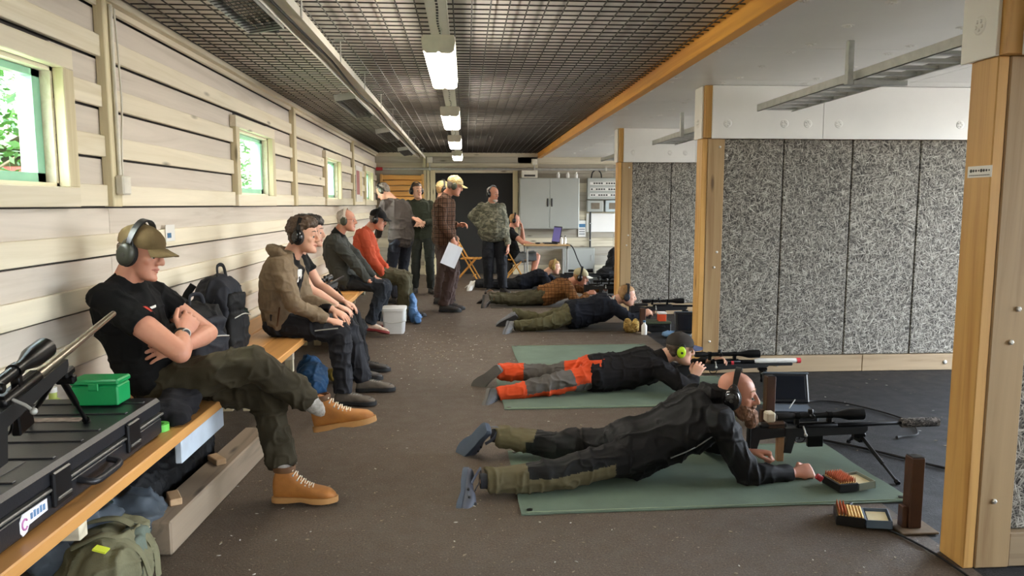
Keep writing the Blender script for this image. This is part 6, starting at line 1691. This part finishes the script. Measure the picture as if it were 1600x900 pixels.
ammo_box('open blue-grey ammunition box on the floor in front of the mat', (1.755, 3.185, .001), math.radians(-22), 8, 10, BLACKP, mat('blue-grey plastic', '#5f7288', .35), False, 8)

# ------------------------------------------------------------ score monitors in open cases, cables, gear
def monitor_case(label, c, rz, s=1.0, lean=.35):
    t0 = thing('monitor_case', label, 'monitor case', c, rz, 'score monitors in open cases'); DB = mat('dark blue-black plastic', '#16191f', .4, 0, .1, 14)
    p = MB(); p.box(-.15*s, .15*s, -.11*s, .11*s, .001, .075*s, .010); p.build('case_base', DB, t0, local=True)
    p = MB(); p.box(-.13*s, .13*s, -.09*s, .09*s, .075*s, .078*s, .001); p.build('foam_insert', mat('slate foam', '#4a545f', .9), t0, local=True)
    M = Matrix.Translation((0, .115*s, .078*s)) @ Matrix.Rotation(-lean, 4, 'X')
    p = MB(); p.box(-.15*s, .15*s, -.03*s, .03*s, 0, .21*s, .010, M); ld = p.build('case_lid', DB, t0, local=True)
    p = MB(); p.box(-.125*s, .125*s, -.033*s, -.0305*s, .025*s, .185*s, .001, M); p.build('screen', mat('dark screen', '#0c1320', .15), ld, local=True)
    p = MB(); p.box(-.154*s, .154*s, -.034*s, .034*s, .200*s, .214*s, .004, M); p.build('lid_edge', mat('grey-blue edge', '#57626c', .45), ld, local=True)
    p = MB(); p.tube([(-.02*s, -.02*s, .078*s), (.03*s, .02*s, .13*s)], .004*s, 6); p.build('antenna', STEEL, t0, local=True)
    return t0
monitor_case('score monitor in an open black case beside the bald shooter', (2.20, 4.80, 0), math.radians(-8))
monitor_case('score monitor in an open case beside the second post', (2.36, 7.55, 0), math.radians(-10), 1.1)
monitor_case('score monitor in an open case in the far bay', (2.30, 10.2, 0), math.radians(-12))
gr = thing('green_box', 'small bright green box on the floor behind the brown post', 'box', (1.86, 4.98, 0))
p = MB(); p.box(1.80, 1.90, 4.93, 5.03, .001, .14, .006); p.build('body', GRN, gr); p = MB(); p.box(1.797, 1.903, 4.927, 5.033, .142, .165, .006); p.build('lid', GRN, gr)
def cable(label, pts, r=.006, m_=None, cat='cable'):
    t0 = thing('floor_cable', label, cat, V(pts[0]), 0, 'cables on the floor')
    m = MB(); m.tube(curve_pts(pts, 8), r, 6); m.build('cord', m_ or RUBBER, t0, 60); 
    m = MB(); m.tube([V(pts[-1]), V(pts[-1]) + (V(pts[-1]) - V(pts[-2])).normalized()*.03], r*1.7, 8); m.build('plug', m_ or RUBBER, t0, 60)
cable('black cable looping across the bay from the score monitor', [(2.35, 4.90, .03), (2.5, 5.2, .008), (2.75, 5.15, .008), (2.95, 4.75, .008), (2.86, 4.42, .008), (2.70, 4.35, .008)])
cable('black cable running past the bipod to the near post', [(2.0, 4.45, .012), (2.3, 4.22, .008), (2.55, 3.9, .008), (2.75, 3.6, .008), (2.85, 3.1, .008)], .008)
cable('black cable along the firing line beside the post base', [(1.955, 2.55, .006), (1.93, 2.9, .006), (1.80, 3.3, .006), (1.84, 3.34, .006)], .005)
# gear of the navy shooter
tb_ = thing('tan_rear_bag', 'tan camouflage shooting bag on the floor beside the navy shooter', 'shooting bag', (1.9, 8.3, 0))
mb = MB(); mb.ell((1.83, 8.25, .085), (.05, .06, .085), None, 16, 10); mb.ell((1.92, 8.24, .085), (.045, .06, .08), None, 16, 10); mb.ell((1.875, 8.25, .05), (.07, .06, .05), None, 16, 10)
co, nr, fc = remesh(mb, .008, 3); co = folds(co, nr, .006, 14, 28, 2.0); co[:, 2] = np.maximum(co[:, 2], .002); put('bag', co, fc, camo('golden camouflage cloth', ('#8a6b35', '#5d4722', '#b39858'), 26), tb_)
ob = thing('orange_box', 'small orange box with white lid among the gear by the second post', 'box', (2.22, 8.35, 0))
p = MB(); p.box(2.20, 2.29, 8.30, 8.38, .12, .20, .004); p.build('body', mat('orange plastic', '#d9532a', .4), ob); p = MB(); p.box(2.197, 2.293, 8.297, 8.383, .201, .225, .004); p.build('lid', WHITEP, ob)
tl = thing('tool_box', 'low dark toolbox with green edge under the small orange box', 'toolbox', (2.2, 8.4, 0))
p = MB(); p.box(2.05, 2.34, 8.28, 8.48, .001, .09, .008); p.build('body', BLACKP, tl); p = MB(); p.box(2.047, 2.343, 8.277, 8.483, .091, .118, .006); p.build('lid', cloth('green grey lid', '#4c5340', .6), tl); p = MB(); p.tube(curve_pts([(2.12, 8.275, .06), (2.14, 8.262, .07), (2.25, 8.262, .07), (2.27, 8.275, .06)], 4), .006, 6); p.build('handle', BLACKP, tl)
wbt = thing('white_bottle', 'small white bottle on the floor beside the tan shooting bag', 'bottle', (2.0, 8.1, 0))
p = MB(); p.lathe([(.03, 0), (.032, .01), (.032, .1), (.014, .125), (.014, .14)], (1.99, 8.12, .001), (0, 0, 1), 14); p.build('body', WHITEP, wbt, 40); p = MB(); p.lathe([(.016, 0), (.016, .02)], (1.99, 8.12, .141), (0, 0, 1), 12); p.build('cap', mat('blue print', '#3d6d92', .5), wbt, 40)
bcl = thing('blue_cloth', 'folded pale blue cloth on the floor by the second post', 'cloth', (2.3, 7.9, 0))
mb = MB(); superell(mb, (2.28, 7.95, .03), (.13, .11, .03), Matrix.Rotation(.4, 3, 'Z'), .6); superell(mb, (2.36, 7.9, .05), (.09, .08, .035), None, .7); co, nr, fc = remesh(mb, .010, 3); co = folds(co, nr, .010, 10, 22, 3.0); co[:, 2] = np.maximum(co[:, 2], .002); put('fabric', co, fc, cloth('pale blue cotton', '#5f7d9c', .9), bcl)

# ------------------------------------------------------------ far end: table, laptop, chairs, bag
TBX0, TBX1, TBY0, TBY1 = 1.04, 1.87, 13.2, 13.85
tb = thing('work_table', 'pale table with thin steel legs in front of the back wall', 'table', (1.45, 13.5, 0))
p = MB(); p.box(TBX0, TBX1, TBY0, TBY1, .715, .742, .004); p.build('table_top', wood('birch table top', '#c9a777', '#ab8654', 'X', .5, False), tb)
p = MB(); p.box(TBX0 + .03, TBX1 - .03, TBY0 + .03, TBY0 + .05, .665, .714); p.box(TBX0 + .03, TBX1 - .03, TBY1 - .05, TBY1 - .03, .665, .714); p.build('apron', STEEL, tb)
for x in (TBX0 + .04, TBX1 - .07):
    for y in (TBY0 + .03, TBY1 - .06):
        p = MB(); p.box(x, x + .03, y, y + .03, 0.001, .714, .003); p.build('leg', STEEL, tb)
lt = thing('laptop', 'open laptop with violet screen on the far table', 'laptop', (1.55, 13.5, .742))
p = MB(); p.box(1.42, 1.66, 13.36, 13.70, .743, .760, .004); p.build('keyboard_base', BLACKP, lt)
Mx = Matrix.Translation((1.64, 13.53, .760)) @ Matrix.Rotation(math.radians(18), 4, 'Z') @ Matrix.Rotation(math.radians(10), 4, 'Y')
p = MB(); p.box(-.006, .006, -.17, .17, 0, .30, .004, Mx); sc_ = p.build('screen_lid', BLACKP, lt)
p = MB(); p.box(-.0075, -.006, -.155, .155, .02, .28, 0, Mx); p.build('display', mat('violet display', '#5b5688', .3, 0, 0, emit=.25), sc_)
for i, (x, y, lb) in enumerate(((1.30, 13.42, 'black computer mouse beside the laptop'),)):
    ms_ = thing('computer_mouse', lb, 'mouse', (x, y, .742)); p = MB(); p.ell((x, y, .757), (.05, .03, .016), None, 14, 8); p.build('shell', BLACKP, ms_, 60)
    p = MB(); p.tube([(x + .03, y, .772), (x + .045, y, .768)], .004, 6); p.build('wheel', STEEL, ms_)
for k, (x, y, lb) in enumerate(((1.72, 13.32, 'small white bottle at the end of the far table'), (1.80, 13.40, 'small clear bottle at the corner of the far table'))):
    q = thing('small_bottle', lb, 'bottle', (x, y, .742), 0, 'bottles on the far table'); p = MB(); p.lathe([(.025, 0), (.026, .09), (.012, .11), (.012, .13)], (x, y, .743), (0, 0, 1), 12); p.build('body', WHITEP, q, 40); p = MB(); p.lathe([(.014, 0), (.014, .018)], (x, y, .873), (0, 0, 1), 10); p.build('cap', BLACKP, q, 40)
wc = thing('table_cable', 'black cable hanging down from the end of the table', 'cable', (1.88, 13.2, .7)); p = MB(); p.tube(curve_pts([(1.80, 13.25, .752), (1.90, 13.18, .70), (2.0, 13.1, .45), (2.12, 13.0, .2), (2.2, 12.95, .01)], 5), .010, 6); p.build('cord', RUBBER, wc, 60)
CHW = wood('honey chair wood', '#d59a45', '#b5772a', 'Z', .4, False, 16, .6, .06)
def folding_chair(label, loc, rz):
    t0 = thing('folding_chair', label, 'chair', loc, rz, 'wooden folding chairs')
    for y in (-.19, .19):
        m = MB(); m.bar((-.27, y, .82), (.20, y, .01), .022, .04, (0, 1, 0), .003); m.build('back_rail', CHW, t0, local=True)
        m = MB(); m.bar((-.25, y*.86, .012), (.12, y*.86, .43), .022, .035, (0, 1, 0), .003); m.build('leg', CHW, t0, local=True)
    for k in range(5):
        m = MB(); m.box(-.14 + k*.076, -.075 + k*.076, -.19, .19, .435, .455, .004); m.build('seat_slat', CHW, t0, local=True)
    for z, x in ((.79, -.268), (.67, -.20)):
        m = MB(); m.box(x - .012, x + .01, -.19, .19, z - .03, z + .03, .004); m.build('back_slat', CHW, t0, local=True)
    for (x, z) in ((.10, .12), (-.18, .09)):
        m = MB(); m.tube([(x, -.19, z), (x, .19, z)], .010, 8); m.build('stretcher', CHW, t0, local=True)
    return t0
folding_chair('empty wooden folding chair in front of the dark door', (.06, 14.05, 0), math.radians(-8))
folding_chair('wooden folding chair under the man at the table', (float(m9['pel'].x) + .02, 13.76, 0), 0)
crumple('black_gear_bag', 'black bag standing against the back wall beside the third post', 'bag', [((3.0, 15.0, .2), (.16, .2, .2)), ((3.03, 15.1, .38), (.12, .13, .2)), ((2.95, 14.95, .12), (.2, .2, .12))], cloth('black duffel nylon', '#19191c', .7), vox=.016, seed=11.0, base=.003)
crumple('dark_gear_bag', 'dark bag on the floor of the far bay below the white notice board', 'bag', [((2.75, 14.3, .12), (.22, .18, .12)), ((2.95, 14.25, .16), (.12, .14, .15))], cloth('black duffel nylon', '#19191c', .7), vox=.016, seed=12.0, base=.003)

# paper in the plaid man's hand
ph = m7['Wr']['R'] + V((.02, -.03, -.10)); pa = thing('paper_sheet', 'white paper sheet in the hand of the man in plaid', 'paper', ph)
Mp = Matrix.Translation(ph + V((-.04, .0, -.11))) @ Matrix.Rotation(math.radians(10), 4, 'Z') @ Matrix.Rotation(math.radians(24), 4, 'Y')
m = MB(); m.rings([[Mp @ V((x, .012*math.sin(x*14) - .001*s_, z)) for x in (-.105, -.05, 0, .05, .105)] + [Mp @ V((x, .012*math.sin(x*14) + .001, z)) for x in (.105, .05, 0, -.05, -.105)] for z, s_ in ((-.148, 1), (0, 1), (.148, 1))]); m.build('sheet', mat('white paper', '#dfe3ea', .7, 0, .02), pa)

# ------------------------------------------------------------ litter of wood chips on the floor
rg = random.Random(21); m = MB()
for k in range(1500):
    u = rg.random(); y = 2.4 + 11*u**1.6; x = rg.uniform(-1.2, 4.5 if y < 6 else 1.9)
    if rg.random() < .35: x, y = rg.gauss(-.35, .35), rg.gauss(7.6, .8)
    if abs(y - 6.26) < .2 and x > 1.9: continue
    if abs(y - 2.8) < .2 and x > 1.9: continue
    s_ = rg.uniform(.003, .011) * (1.5 if rg.random() < .08 else 1); a = rg.uniform(0, 6.28); d_ = V((math.cos(a), math.sin(a), 0)); e_ = V((-d_.y, d_.x, 0))*rg.uniform(.25, .6); c_ = V((x, y, .001)); h = V((0, 0, rg.uniform(.001, .003)))
    pts = [c_ + d_*s_, c_ + e_*s_, c_ - d_*s_, c_ - e_*s_]
    m.add(pts + [p + h for p in pts], [(4, 5, 6, 7), (0, 1, 5, 4), (1, 2, 6, 5), (2, 3, 7, 6), (3, 0, 4, 7)], 0 if rg.random() < .7 else 1)
o = m.build('floor_litter', [mat('pale wood chips', '#8f836f', .8, 0, .3, 30), mat('white paper bits', '#c9c6be', .8)], fix=False); tag(o, 'scattered pale wood chips and paper bits on the floor', 'litter', kind='stuff')

bpy.data.scenes.remove(TMP)
